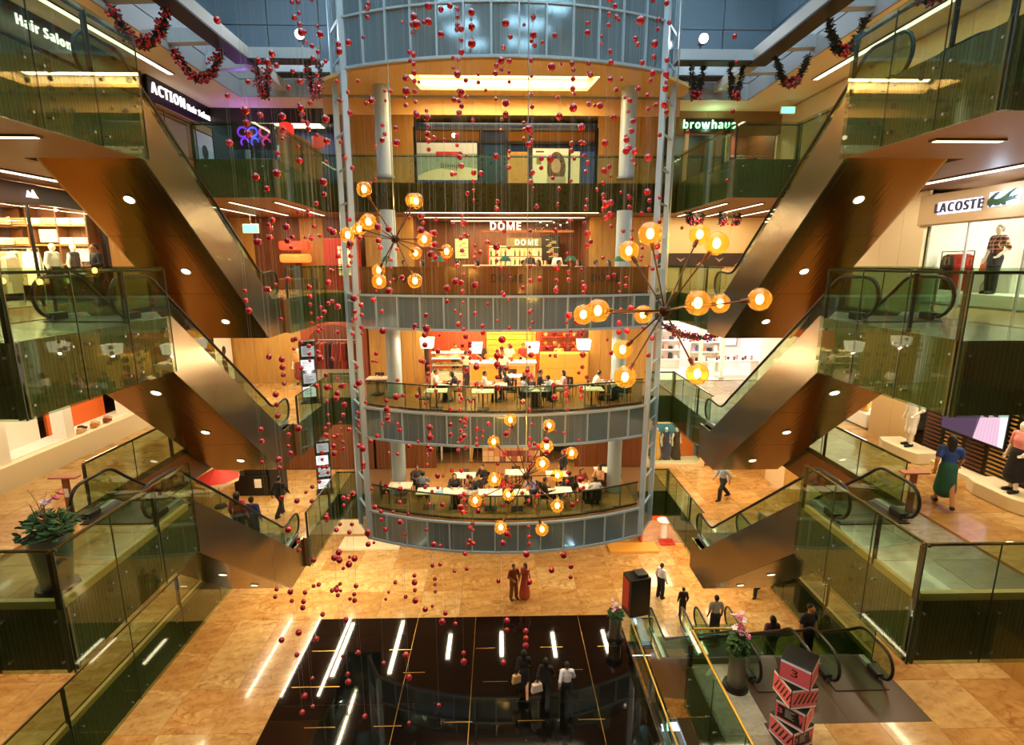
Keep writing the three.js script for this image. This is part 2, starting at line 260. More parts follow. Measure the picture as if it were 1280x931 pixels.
// ---------- balustrades: ribbed fascia panels behind clamped glass, rail, posts ----------
// p0 -> p1 so that the open side lies to the right when looking from p1 back (local +z)
function balustrade(k, p0, p1, label, o = {}) {
  const dx = p1[0] - p0[0], dz = -(p1[1] - p0[1]), len = Math.hypot(dx, dz), n = Math.max(1, Math.round(len / (o.pane || 1.45))), w = len / n, top = o.top ?? 1.06, t = o.fascia === 0 ? 0.1 : TH;
  const g = thing('glass_balustrade', label, 'balustrade', [(p0[0] + p1[0]) / 2, LV[k], (p0[1] + p1[1]) / 2], Math.atan2(-dz, dx));
  const mf = o.mat || M.fascia, fixG = cyl(0.022, 0.022, 0.09, 8);
  for (let i = 0; i < n; i++) {
    const x = -len / 2 + w * (i + 0.5);
    if (o.fascia !== 0) part(g, 'fascia_panel', bx(w - 0.006, TH, 0.05, (i * 0.43) % 1.6, 0), mf, x, -TH / 2, 0.025);
    const gp = part(g, 'glass_pane', bx(w - 0.014, top + 0.06 + t, 0.016), M.glass, x, (top + 0.06 - t) / 2 - 0.01, 0.12);
    if (o.fix !== false) for (const fx of [-0.36, 0.36]) for (const fy of o.fascia === 0 ? [-0.02] : [-0.22, -TH + 0.2]) part(gp, 'glass_fixing', fixG, M.steel, fx * w, fy - ((top + 0.06 - t) / 2 - 0.01), -0.03, Math.PI / 2);
    if (i > 0 || o.first) part(g, 'joint_strip', bx(0.012, top + t, 0.02), M.edge, x - w / 2, (top - t) / 2, 0.12);
    if (i % 2 === 0 && o.posts !== false) part(g, 'post', bx(0.035, top - 0.05, 0.07), M.dark, x - w / 2 + 0.03, (top - 0.05) / 2, 0.04);
  }
  if (o.end !== false) part(g, 'corner_strip', bx(0.02, top + t, 0.02), M.edge, len / 2, (top - t) / 2, 0.12);
  part(g, 'handrail', rbx(len, 0.05, 0.06, 0.018), o.rail || M.dark, 0, top - 0.02, 0.05);
  if (o.trim) part(g, 'floor_trim', bx(len - 0.27, 0.14, 0.1), M.trim, 0, 0.05, 0.01);
  return g;
}
const bronzeRail = std({ color: '#6b4a26', roughness: 0.35, metalness: 0.6 });
const shopBy = { left: ['', 'over the golden marble', 'by the planter of leafy flowers', 'opposite the clothes shop', 'near the hairdresser signs'], right: ['', 'beside the ground floor escalators', 'by the slatted shop window', 'in front of the crocodile sign shop', 'above the crocodile sign shop'] };
for (const sd of ['left', 'right']) {
  const S = SIDE[sd], by = shopBy[sd], dir = (a, b) => S.s < 0 ? [a, b] : [b, a];
  for (const k of [2, 3, 4]) {
    const trim = k === 2, rail = k === 2 ? bronzeRail : M.dark;
    balustrade(k, ...dir([S.e, S.n0 - .13], [S.e, S.n1]), `tall green glass balustrade along the escalator landing ${by[k]}`, { trim, rail, pane: 1.25 });
    balustrade(k, ...(S.s < 0 ? [[-11, S.n0], [S.e + .13, S.n0]] : [[S.e - .13, S.n0], [11, S.n0]]), `green glass balustrade closing the end of the landing ${by[k]}`, { trim, rail, pane: 1.2, first: S.s > 0 });
    balustrade(k, ...dir([S.o, S.n1 + 0.1], [S.o, S.f]), `low glass balustrade beside the escalator well ${by[k]}`, { fascia: 0, fix: false, rail: bronzeRail, pane: 1.6 });
    if (k === 4) balustrade(k, ...(S.s < 0 ? [[S.o, S.f], [S.g, S.f]] : [[S.g, S.f], [S.o, S.f]]), `green glass balustrade across the head of the escalator well ${by[k]}`, { pane: 2.5 });
  }
  balustrade(1, ...dir([S.s < 0 ? S.w : 9.75, S.s < 0 ? 6 : 11.75], [S.s < 0 ? S.w : 9.75, S.f]), `long glass balustrade of the lowest gallery ${by[1]}`, { trim: true, rail: bronzeRail, pane: 2.0 });
  for (const k of [1, 2, 3, 4]) {
    const dd = k === 4 ? 23.5 : 22.4;
    balustrade(k, ...dir([S.g, S.f], [S.g, dd]), `glass balustrade of the far ${['', 'lowest', 'cafe', 'bar', 'top'][k]} gallery corner, ${sd === 'left' ? 'lantern shop side' : 'white store side'}`, { fix: false, pane: 1.35, rail: k < 3 ? bronzeRail : M.dark });
    if (k < 4) balustrade(k, ...(S.s < 0 ? [[S.g, 22.4], [TCX - 6.05, 22.4]] : [[TCX + 6.05, 22.4], [S.g, 22.4]]), `short ${['', 'lowest', 'cafe', 'bar', 'top'][k]} gallery balustrade joining the tower, ${sd === 'left' ? 'lantern shop side' : 'white store side'}`, { fix: false, posts: false });
  }
}
balustrade(4, [SIDE.left.g, 23.5], [SIDE.right.g, 23.5], 'brown ribbed balustrade with clear glass in front of the bank posters', { mat: M.fasciaBrown, fix: false, posts: false, pane: 1.87 });

// ---------- the curved tower ----------
{
  const N = 13;
  const seg = (i, r) => { const a0 = -TA + 2 * TA * i / N, a1 = -TA + 2 * TA * (i + 1) / N, p = arcP(a0, r), q = arcP(a1, r); return { x: (p[0] + q[0]) / 2, d: (p[1] + q[1]) / 2, w: Math.hypot(q[0] - p[0], q[1] - p[1]), a: (a0 + a1) / 2, a0, p, q }; };
  const ends = { left: [arcP(-TA), [-6.2, 22.0]], right: [arcP(TA), [6.75, 22.0]] };
  function ring(y0, rows, rowH, label, mat, railTop) {
    const o = thing('tower_ring', label, 'facade band', [0, y0, 0]), FR = M.frame;
    for (let i = 0; i < N; i++) {
      const s = seg(i, TR), ry = s.a;
      for (let r = 0; r < rows; r++) part(o, 'panel', bx(s.w - 0.02, rowH - 0.05, 0.03), mat, s.x, rowH * (r + 0.5), -s.d - 0.02, 0, ry);
      for (let r = 0; r <= rows; r++) part(o, r === 0 || r === rows ? 'edge_rail' : 'crossbar', bx(s.w + 0.02, r === 0 || r === rows ? 0.085 : 0.065, 0.09), FR, s.x, rowH * r, -s.d + 0.02, 0, ry);
      part(o, 'mullion', bx(rows > 1 ? 0.065 : 0.045, rowH * rows, 0.11), FR, s.p[0], rowH * rows / 2, -s.p[1] + 0.02, 0, s.a0);
    }
    for (const sd of ['left', 'right']) { const [p, q] = ends[sd], len = Math.hypot(q[0] - p[0], q[1] - p[1]), ang = Math.atan2(q[1] - p[1], q[0] - p[0]); for (let r = 0; r < rows; r++) part(o, 'end_panel', bx(len - 0.08, rowH - 0.05, 0.03), mat, (p[0] + q[0]) / 2, rowH * (r + 0.5), -(p[1] + q[1]) / 2, 0, ang); for (let r = 0; r <= rows; r++) part(o, 'end_rail', bx(len, 0.07, 0.08), FR, (p[0] + q[0]) / 2, rowH * r, -(p[1] + q[1]) / 2, 0, ang); }
    return o;
  }
  ring(LV[1] - 1.24, 1, 1.24, 'curved grey glass band of the tower below the lowest diners', M.ring); ring(LV[2] - 1.24, 1, 1.24, 'curved grey glass band of the tower below the cafe', M.ring); ring(LV[3] - 1.24, 1, 1.24, 'curved grey glass band of the tower below the bar', M.ring);
  ring(21.55, 4, 1.62, 'tall curved blue panelled band crowning the tower', M.ring);
  // ladder frames at the two ends of the tower
  for (const sd of ['left', 'right']) {
    const [p, q] = ends[sd], o = thing('ladder_frame', `tall steel ladder frame at the tower end, ${sd === 'left' ? 'red shop' : 'white store'} side`, 'steel frame', [0, 3.4, 0]), H = 24.6, len = Math.hypot(q[0] - p[0], q[1] - p[1]), ang = Math.atan2(q[1] - p[1], q[0] - p[0]);
    part(o, 'upright', bx(0.2, H, 0.2), M.frame, p[0], H / 2, -p[1] + 0.02, 0, ang); part(o, 'upright', bx(0.14, H, 0.2), M.frame, q[0], H / 2, -q[1], 0, ang);
    for (let i = 1; i < 20; i++) part(o, 'rung', bx(len, 0.06, 0.06), M.frame, (p[0] + q[0]) / 2, i * 1.24, -(p[1] + q[1]) / 2, 0, ang);
  }
  // round columns
  for (const [x, nm] of [[-4.5, 'red shop'], [5.15, 'white store']]) {
    const c = thing('round_column', `thick round pale blue column inside the tower, ${nm} side`, 'column', [x, 0, 22.4]);
    for (let k = 1; k < 5; k++) { const y0 = LV[k] + 0.001, y1 = (k === 4 ? 28 : LV[k + 1] - TH); part(c, 'shaft', cyl(0.31, 0.31, y1 - y0 - 0.02, 24), M.frame, 0, (y0 + y1) / 2, 0); part(c, 'base_collar', cyl(0.36, 0.36, 0.1, 24), M.steel, 0, y0 + 0.06, 0); }
  }
  // curved glass balustrades of the two cafe levels, bronze one of the bar
  for (const [k, label, mat] of [[1, 'curved clear glass balustrade in front of the lowest diners', M.glass], [2, 'curved clear glass balustrade in front of the cafe tables', M.glass], [3, 'curved bronze glass balustrade in front of the bar', M.bronzeGlass]]) {
    const o = thing('curved_balustrade', label, 'balustrade', [0, LV[k], 0]);
    for (let i = 0; i < N; i++) { const s = seg(i, TR - 0.3), ry = s.a; part(o, 'glass_pane', bx(s.w - 0.012, 1.0, 0.016), mat, s.x, 0.52, -s.d, 0, ry); part(o, 'handrail', bx(s.w + 0.01, 0.045, 0.055), k === 3 ? bronzeRail : M.dark, s.x, 1.04, -s.d, 0, ry); part(o, 'kick_rail', bx(s.w + 0.01, 0.06, 0.05), M.dark, s.x, 0.05, -s.d, 0, ry); if (i) part(o, 'post', bx(0.03, 1.0, 0.05), M.steel, s.p[0], 0.52, -s.p[1] - 0.03, 0, ry); }
  }
  // soffit and cornice of the top level behind the ring
  const c = struct('ceiling', 'golden ceiling with a long lit cove above the bank posters', 'ceiling');
  const ceil = []; for (let i = -10; i <= 10; i++) ceil.push(arcP(TA * i / 10, TR - 0.2)); ceil.push([7.6, 22.4], [7.6, 28], [-7.2, 28], [-7.2, 22.4]);
  const sh = new THREE.Shape(ceil.map(p => new THREE.Vector2(...p))); sh.holes.push(new THREE.Path([[-3.25, 21.15], [3.75, 21.15], [3.55, 22.8], [-3.05, 22.8]].map(p => new THREE.Vector2(...p))));
  const gold = std({ color: '#c9a25e', roughness: 0.5 });
  part(c, 'ceiling_panel', prismShape(sh, 0.12, 'xz'), gold, 0, 21.5, 0);
  part(c, 'cove_lid', bx(7.4, 0.06, 2.0), M.cream, 0.25, 21.98, -22);
  for (const [x, d, w, q] of [[0.25, 21.1, 7.2, 0.06], [0.25, 22.86, 7.2, 0.06], [-3.3, 22, 0.06, 1.8], [3.8, 22, 0.06, 1.8]]) part(c, 'cove_side', bx(w, 0.42, q), M.cream, x, 21.78, -d);
  const lamp = thing('cove_lamp', 'wide warm cove lamp in the golden ceiling above the posters', 'ceiling lamp', [0.25, 21.93, 22]);
  part(lamp, 'diffuser', bx(6.6, 0.03, 1.5), M.stripWarm, 0, 0, 0); area(lamp, 0, -0.03, 0, 6.6, 1.5, WARM, POWER.cafe * 0.6);
}
// ---------- escalators ----------
const escSide = (pts, t) => prism(pts, t, 'zy');
function escalator(xc, k0, yTop, yBot, dTop, label, o = {}) {
  const W = o.w || 2.2, rise = yTop - yBot, U0 = 0.15, U1 = o.u1 || 5.7, U2 = U1 + 0.9, sl = rise / (U1 - U0), g = thing('escalator', label, 'escalator', [xc, yTop, dTop], o.turn || 0);
  const D = 1.17, bot = [[0, 0.02], [U0 + 0.1, 0.02], [U1, -rise + 0.04], [U2, -rise + 0.04], [U2, -rise - D], [U1 - 0.5, -rise - D], [0, -D]];
  if (!o.pit) {
    part(g, 'side_cladding', escSide(bot, 0.05), M.clad, -W / 2, 0, 0); part(g, 'side_cladding', escSide(bot, 0.05), M.clad, W / 2 - 0.05, 0, 0);
    const uB = U1 - 0.5, L = Math.hypot(uB, rise), ang = Math.atan2(rise, uB);
    for (let i = 0; i < 3; i++) part(g, 'soffit_panel', bx(W - 0.11, 0.04, L / 3 - 0.012), M.bronze, 0, -D - rise * (i + 0.5) / 3 + 0.02, -uB * (i + 0.5) / 3, -ang);
    part(g, 'soffit_panel', bx(W - 0.11, 0.04, U2 - uB), M.bronze, 0, -rise - D + 0.02, -(U2 + uB) / 2);
    part(g, 'end_cladding', bx(W - 0.1, D, 0.04), M.clad, 0, -rise - D / 2, -U2 + 0.02);
    for (const t of [0.16, 0.52, 0.86]) { const dl = part(g, 'downlight', cyl(0.1, 0.1, 0.03, 20), M.spot, (o.side || 1) * 0.15, -D - rise * t - 0.02, -uB * t, -ang); const s = new THREE.SpotLight(WARM2, POWER.esc, 9, 0.9, 0.6); s.position.set(0, -0.06, 0); s.castShadow = true; s.target.position.set(0, -2, 0); dl.add(s, s.target); part(dl, 'trim_ring', new THREE.TorusGeometry(0.12, 0.015, 6, 24), M.steel, 0, 0, 0, Math.PI / 2); }
  }
  // steps between the skirts
  const n = Math.round((U1 - U0) / 0.37), sw = W - (o.margin ?? 0.95);
  for (let i = 0; i <= n; i++) { const u = U0 + (U1 - U0) * i / n; part(g, 'step', bx(sw, 0.24, 0.4), M.stepM, 0, -rise * i / n - 0.14, -u); }
  part(g, 'landing_comb', bx(sw + 0.3, 0.04, 1.1), M.comb, 0, 0.005, 0.35); part(g, 'landing_comb', bx(sw + 0.3, 0.04, 1.1), M.comb, 0, -rise + 0.005, -U2 + 0.2);
  const hx = sw / 2 + 0.14, line = (u) => u <= U0 ? 0 : u >= U1 ? -rise : -(u - U0) * sl, ext = o.ext ?? 1.05, eB = o.extB ?? 0.45;
  for (const s of [-1, 1]) {
    const x = s * hx;
    // glass panels
    const us = [-ext + 0.35, -0.2, U0 + (U1 - U0) * 0.2, U0 + (U1 - U0) * 0.4, U0 + (U1 - U0) * 0.6, U0 + (U1 - U0) * 0.8, U1, U2 + eB - 0.35];
    for (let i = 0; i < us.length - 1; i++) { const a = us[i] + 0.008, b = us[i + 1] - 0.008, ya = line(a), yb = line(b), mid = a < U0 && b > U0 ? [[U0, 0]] : a < U1 && b > U1 ? [[U1, -rise]] : []; part(g, 'glass_pane', prism([[a, ya + 0.1], ...mid.map(m => [m[0], m[1] + 0.1]), [b, yb + 0.1], [b, yb + 0.88], ...mid.map(m => [m[0], m[1] + 0.88]), [a, ya + 0.88]], 0.014, 'zy'), M.glass, x, 0, 0); }
    // newel ends
    const newel = (u, y, q) => { const c = []; for (let i = 0; i <= 10; i++) { const t = -Math.PI / 2 + Math.PI * i / 10; c.push([u + q * 0.34 * Math.cos(t), y + 0.5 + 0.38 * Math.sin(t)]); } return prism(c, 0.014, 'zy'); };
    part(g, 'newel_glass', newel(-ext + 0.34, 0, -1), M.glass, x, 0, 0); part(g, 'newel_glass', newel(U2 + eB - 0.34, -rise, 1), M.glass, x, 0, 0);
    // handrail
    const pts = []; const arc = (u, y, q, rev) => { for (let i = 0; i <= 6; i++) { const t = (rev ? 1 : -1) * (-Math.PI / 2 + Math.PI * i / 6) * (rev ? 1 : 1); const tt = rev ? Math.PI / 2 - Math.PI * i / 6 : -Math.PI / 2 + Math.PI * i / 6; pts.push([x + 0.007, y + 0.5 + 0.4 * Math.sin(tt), -(u + q * 0.36 * Math.cos(tt))]); } };
    pts.push([x + 0.007, 0.1, 0.1 - 0.3 + ext - 0.3]); arc(-ext + 0.34, 0, -1, false);
    pts.push([x + 0.007, 0.9, 0.3], [x + 0.007, 0.88, -U0 - 0.02]);
    for (const t of [0.1, 0.35, 0.65, 0.9]) pts.push([x + 0.007, -rise * t + 0.9, -(U0 + (U1 - U0) * t)]);
    pts.push([x + 0.007, -rise + 0.9, -U1 - 0.05]); arc(U2 + eB - 0.34, -rise, 1, true); pts.push([x + 0.007, -rise + 0.1, -(U2 + eB - 0.75)]);
    part(g, 'handrail', tube(pts, 0.038, 90, 8), M.rubber);
    // deck strip along the foot of the glass
    const ds = [[-ext + 0.3, -0.02], [-ext + 0.3, 0.12], [U0, 0.12], [U1, -rise + 0.12], [U2 + eB - 0.3, -rise + 0.12], [U2 + eB - 0.3, -rise - 0.02], [U1, -rise - 0.02], [U0, -0.02]];
    part(g, 'deck_strip', prism(ds, 0.14, 'zy'), M.steel, x - 0.06, 0, 0);
    part(g, 'newel_foot', rbx(0.18, 0.16, 0.4, 0.03), M.rubber, x, 0.1, ext - 0.5);
  }
  return g;
}
const escWhere = ['', 'down to the lowest gallery', 'down to the cafe gallery', 'down to the bar gallery', 'down from the top gallery to the bar gallery'];
for (const [k, dn] of [[4, 'from the top gallery to the bar gallery'], [3, 'from the bar gallery to the cafe gallery'], [2, 'from the cafe gallery to the lowest gallery']]) {
  escalator(-8.5, k, LV[k], LV[k - 1], 11.9, `bronze clad escalator ${dn}, clothes shop side`, { side: 1 });
  escalator(8.3, k, LV[k], LV[k - 1], 11.5, `bronze clad escalator ${dn}, crocodile sign side`, { side: -1 });
}
escalator(8.75, 1, LV[1], 0, 11.7, 'escalator from the lowest gallery to the ground beside the dark landing plate', { w: 1.75, margin: 0.73, ext: 0.9, extB: 1.2, side: -1 });
escalator(6.85, 1, LV[1], 0, 11.7, 'escalator from the lowest gallery to the ground behind the cube kiosk', { w: 1.75, margin: 0.73, ext: 0.9, extB: 1.2, side: -1 });
escalator(6.2, 0, -4.6, -9.2, 19.3, 'lower escalator deep inside the brass railed opening', { w: 2.1, margin: 0.75, pit: true, u1: 6.6, ext: 1.1, turn: Math.PI });
balustrade(0, [5.08, 9.5], [5.08, 18.45], 'brass railed glass balustrade beside the black floor', { fascia: 0, fix: false, rail: M.brass, pane: 1.5 });
balustrade(0, [5.1, 18.48], [6.0, 18.48], 'short dark railed glass screen at the far end of the floor opening', { fascia: 0, fix: false, posts: false });
balustrade(1, [4.9, 11.7], [4.9, 5.5], 'brass railed glass balustrade beside the tall cylinder planter', { rail: M.brass, pane: 1.6 });
balustrade(1, [5.95, 11.7], [4.9, 11.7], 'short brass railed glass screen behind the tall cylinder planter', { rail: M.brass, pane: 1.6, posts: false });

// ---------- linear lamps under the slabs ----------
const galName = ['', 'lowest', 'cafe', 'bar', 'top'];
for (const k of [1, 2, 3, 4]) {
  const y = LV[k] - TH + 0.018;
  for (const [x, nm] of [[-7.85, 'left'], [-9.45, 'left'], [-10.9, 'left'], [8.2, 'right'], [9.5, 'right'], [11.0, 'right']]) stripLamp(x, y, 22.3, 0.1, 5.2, `slim lit strip under the ${galName[k]} gallery soffit at the far corridor`, POWER.far * 2.4, WARM2, `far corridor strips under the ${galName[k]} gallery`);
  for (const [x, d0, d1] of [[-11.55, 5.5, 11.4], [-11.55, 12, 17.6], [11.55, 5.5, 11.2], [11.55, 11.8, 17.2]]) stripLamp(x, y, (d0 + d1) / 2, 0.2, d1 - d0, `long lit strip over the shop walkway under the ${galName[k]} gallery`, POWER.side * 1.6, WARM2, `walkway strips under the ${galName[k]} gallery`);
  if (k > 1) for (const [x, d] of [[-8.5, 9.9], [8.3, 9.8]]) stripLamp(x, y, d, 1.2, 0.1, `short lit strip under the ${galName[k]} gallery landing`, POWER.strip, WARM2, `landing strips under the ${galName[k]} gallery`);
}
for (const [x, d0, d1] of [[-11.7, 5.5, 12], [-11.7, 13, 21], [11.7, 5.5, 12], [11.7, 13, 21]]) stripLamp(x, 21.44, (d0 + d1) / 2, 0.18, d1 - d0, 'long lit strip over the top gallery walkway', POWER.side, WARM2, 'top gallery walkway strips');
// ground floor lamps under the tower: parallel bars that the black floor mirrors
for (let i = 0; i < 7; i++) stripLamp(-7.6 + i * 2.55, LV[1] - TH + 0.018, 22.6 + (i % 2) * 0.1, 0.16, i < 2 ? 3.6 : 1.7, 'lit bar under the tower, over the ground floor', POWER.ground * 1.9, WARM2, 'lit bars under the tower');
stripLamp(0.2, 21.48, 24.9, 7.5, 0.2, 'slim lamp strip over the bank window', POWER.cafe * 1.1, WARM, 'bank lamps');
// ---------- people: one smooth body from tapered bones, clothes and hair as children ----------
function meshField(fn, lo, hi, res) {
  const mc = new MarchingCubes(res, undefined, false, false, 60000), f = mc.field, c = [0, 1, 2].map(i => (lo[i] + hi[i]) / 2), e = [0, 1, 2].map(i => (hi[i] - lo[i]) / 2);
  const at = (i, q) => c[q] + e[q] * ((i - res / 2) / (res / 2));
  for (let z = 0; z < res; z++) for (let y = 0; y < res; y++) for (let x = 0; x < res; x++) f[z * res * res + y * res + x] = -fn(at(x, 0), at(y, 1), at(z, 2));
  mc.isolation = 0; mc.update();
  const n = mc.count, p = new Float32Array(n * 3);
  for (let i = 0; i < n; i++) for (let q = 0; q < 3; q++) p[i * 3 + q] = c[q] + e[q] * mc.positionArray[i * 3 + q];
  let g = new THREE.BufferGeometry(); g.setAttribute('position', new THREE.BufferAttribute(p, 3));
  g = mergeVertices(g, 1e-4); g.computeVertexNormals(); return g;
}
const smin = (a, b, k) => { const h = Math.max(k - Math.abs(a - b), 0) / k; return Math.min(a, b) - h * h * k * 0.25; };
function cap(b, x, y, z, grow) {
  const [a, c, r0, r1, fl = 1] = b, ux = c[0] - a[0], uy = c[1] - a[1], uz = c[2] - a[2], px = x - a[0], py = y - a[1], pz = z - a[2];
  let t = (px * ux + py * uy + pz * uz) / (ux * ux + uy * uy + uz * uz + 1e-9); t = t < 0 ? 0 : t > 1 ? 1 : t;
  const dx = px - ux * t, dy = py - uy * t, dz = (pz - uz * t) * fl;
  return Math.sqrt(dx * dx + dy * dy + dz * dz) - (r0 + (r1 - r0) * t) - grow;
}
const V3 = (a, b, t) => a.map((v, i) => v + (b[i] - v) * t);
const POSES = {
  stand: { pel: [0, .93, 0], che: [0, 1.26, .01], nek: [0, 1.45, 0], hed: [0, 1.6, .02], sh: [.175, 1.4, 0], el: [[-.24, 1.13, -.03], [.24, 1.13, -.03]], wr: [[-.25, .89, .06], [.25, .89, .06]], hip: .09, kn: [[-.1, .5, .02], [.1, .5, .02]], an: [[-.11, .09, -.03], [.11, .09, -.03]] },
  walk: { pel: [0, .92, 0], che: [0, 1.25, .03], nek: [0, 1.44, .04], hed: [0, 1.59, .07], sh: [.175, 1.39, .03], el: [[-.25, 1.13, .12], [.25, 1.13, -.14]], wr: [[-.24, .93, .28], [.26, .92, -.12]], hip: .09, kn: [[-.1, .52, -.1], [.1, .52, .2]], an: [[-.1, .16, -.42], [.1, .09, .22]] },
  talk: { pel: [0, .93, 0], che: [0, 1.26, .01], nek: [0, 1.45, 0], hed: [0, 1.6, .02], sh: [.175, 1.4, 0], el: [[-.25, 1.14, .02], [.25, 1.14, .02]], wr: [[-.12, 1.08, .25], [.14, 1.1, .25]], hip: .09, kn: [[-.1, .5, .02], [.11, .5, .03]], an: [[-.12, .09, -.03], [.13, .09, .02]] },
  sit: { pel: [0, .54, 0], che: [0, .86, .03], nek: [0, 1.04, .04], hed: [0, 1.19, .07], sh: [.175, .99, .03], el: [[-.26, .74, .13], [.26, .74, .13]], wr: [[-.15, .78, .36], [.17, .78, .35]], hip: .09, kn: [[-.12, .5, .43], [.12, .5, .43]], an: [[-.12, .09, .4], [.13, .09, .44]] },
  lean: { pel: [0, .54, 0], che: [0, .84, .12], nek: [0, 1.0, .2], hed: [0, 1.13, .28], sh: [.175, .95, .17], el: [[-.27, .76, .3], [.26, .76, .28]], wr: [[-.1, .8, .5], [.2, .79, .5]], hip: .09, kn: [[-.14, .5, .43], [.12, .5, .42]], an: [[-.13, .09, .3], [.13, .09, .34]] },
  dress: { pel: [0, .93, 0], che: [0, 1.26, .01], nek: [0, 1.46, 0], hed: [0, 1.61, .01], sh: [.165, 1.4, 0], el: [[-.24, 1.14, -.02], [.27, 1.15, -.05]], wr: [[-.26, .9, .04], [.2, 1.0, .08]], hip: .085, kn: [[-.08, .5, .02], [.1, .5, .05]], an: [[-.08, .09, -.02], [.12, .09, .06]] },
};
function handGeo(w, e) {   // palm is in the body field; five unequal bent fingers here
  const dir = new THREE.Vector3(w[0] - e[0], w[1] - e[1], w[2] - e[2]).normalize(), side = new THREE.Vector3().crossVectors(dir, new THREE.Vector3(0, 0.3, 1)).normalize(), nrm = new THREE.Vector3().crossVectors(side, dir).normalize(), s = w[0] < 0 ? 1 : -1, out = [];
  const base = new THREE.Vector3(...w).addScaledVector(dir, 0.085);
  [[-.03, .062], [-.01, .075], [.01, .07], [.03, .052]].forEach(([o, l]) => { const a = base.clone().addScaledVector(side, o), b = a.clone().addScaledVector(dir, l * .55).addScaledVector(nrm, .008), c = b.clone().addScaledVector(dir, l * .4).addScaledVector(nrm, .022); out.push(rod(a.toArray(), b.toArray(), .0095, 6), rod(b.toArray(), c.toArray(), .0085, 6)); });
  const t0 = new THREE.Vector3(...w).addScaledVector(dir, .03).addScaledVector(side, .03 * s), t1 = t0.clone().addScaledVector(side, .025 * s).addScaledVector(dir, .03), t2 = t1.clone().addScaledVector(dir, .028).addScaledVector(nrm, .01); out.push(rod(t0.toArray(), t1.toArray(), .011, 6), rod(t1.toArray(), t2.toArray(), .009, 6));
  return merge(out.map(g => { g.deleteAttribute('uv'); return g; }));
}
const figCache = {};
function figure(pose) {
  if (figCache[pose]) return figCache[pose];
  const J = POSES[pose], sit = J.pel[1] < .7, arms = [], legs = [], feet = [], fore = [];
  for (const i of [0, 1]) {
    const s = i ? 1 : -1, S = [s * J.sh[0], J.sh[1], J.sh[2]], H = [s * J.hip, J.pel[1] - .02, J.pel[2]], w = J.wr[i], e = J.el[i], hand = V3(w, e, -.32);
    arms.push([S, e, .052, .042]); fore.push([e, w, .041, .028], [w, V3(w, hand, .95), .03, .032]);
    legs.push([H, J.kn[i], .088, .06], [J.kn[i], J.an[i], .058, .04]);
    const a = J.an[i]; feet.push([[a[0], a[1] - .035, a[2] - .03], [a[0] + s * .02, Math.max(.035, a[1] - .055), a[2] + .15], .042, .034]);
  }
  const torso = [[J.pel, V3(J.pel, J.che, .55), .135, .12, 1.3], [V3(J.pel, J.che, .5), J.che, .125, .145, 1.35], [J.che, V3(J.che, J.nek, .6), .14, .09, 1.35], [[-J.sh[0] * .8, J.sh[1] + .005, J.sh[2]], [J.sh[0] * .8, J.sh[1] + .005, J.sh[2]], .06, .06]];
  const neck = [[J.nek, J.hed, .05, .05]];
  const [hx, hy, hz] = J.hed;
  const head = (x, y, z) => { let d = Math.hypot((x - hx) / .074, (y - hy - .015) / .1, (z - hz) / .092) * .085 - .085; d = smin(d, cap([[hx, hy - .06, hz + .03], [hx, hy - .075, hz + .055], .05, .032], x, y, z, 0), .03); d = smin(d, cap([[hx, hy + .012, hz + .088], [hx, hy - .022, hz + .104], .008, .013], x, y, z, 0), .012); for (const s of [-1, 1]) d = smin(d, cap([[hx + s * .078, hy + .015, hz - .005], [hx + s * .078, hy - .022, hz - .002], .013, .011], x, y, z, 0), .008); return d; };
  const union = (list, x, y, z, g, k = .03) => { let d = 1e3; for (const b of list) d = smin(d, cap(b, x, y, z, g), k); return d; };
  const all = [...torso, ...neck, ...arms, ...fore, ...legs, ...feet];
  const pts = all.flatMap(b => [b[0], b[1]]).concat([[hx, hy + .12, hz]]), lo = [0, 1, 2].map(i => Math.min(...pts.map(p => p[i])) - .19), hi = [0, 1, 2].map(i => Math.max(...pts.map(p => p[i])) + .19); lo[1] += .13;
  const res = 52;
  const bodyG = meshField((x, y, z) => smin(union(all, x, y, z, 0), head(x, y, z), .03), lo, hi, res);
  const hands = [0, 1].map(i => handGeo(J.wr[i], J.el[i]));
  const ni = (g) => { const q = g.index ? g.toNonIndexed() : g; q.deleteAttribute('uv'); return q; };
  const F = { body: mergeGeometries([ni(bodyG), ...hands.map(ni)]), eyes: merge([-1, 1].map(s => { const g = new THREE.SphereGeometry(.011, 8, 6); g.translate(hx + s * .031, hy + .018, hz + .079); return g; })), mouth: (() => { const g = new THREE.BoxGeometry(.042, .008, .01); g.translate(hx, hy - .05, hz + .088); return g; })() };
  F.shirt = meshField((x, y, z) => union([...torso, ...arms, ...(pose === 'dress' ? [] : fore.filter((b, i) => i % 2 === 0).map(b => [b[0], V3(b[0], b[1], .8), b[2], b[3]]))], x, y, z, .016), lo, hi, res);
  F.tee = meshField((x, y, z) => union([...torso, ...arms.map(b => [b[0], V3(b[0], b[1], .6), b[2] + .008, b[3] + .012])], x, y, z, .016), lo, hi, res);
  F.trousers = meshField((x, y, z) => union([[J.pel, V3(J.pel, J.che, .25), .136, .13, 1.3], ...legs.map((b, i) => i % 2 ? [b[0], V3(b[0], b[1], .95), b[2] + .012, b[3] + .022] : b)], x, y, z, .02), lo, hi, res);
  F.skirt = meshField((x, y, z) => union([[J.pel, V3(J.pel, J.che, .3), .14, .13, 1.25], ...(sit ? legs.filter((b, i) => i % 2 === 0).map(b => [b[0], b[1], .11, .1]) : [[J.pel, [0, .42, .02], .15, .2, 1.05]])], x, y, z, .022, .06), lo, hi, res);
  F.gown = meshField((x, y, z) => union([...torso, [J.pel, [0, .2, .02], .14, .24, 1.05]], x, y, z, .02, .05), lo, hi, res);
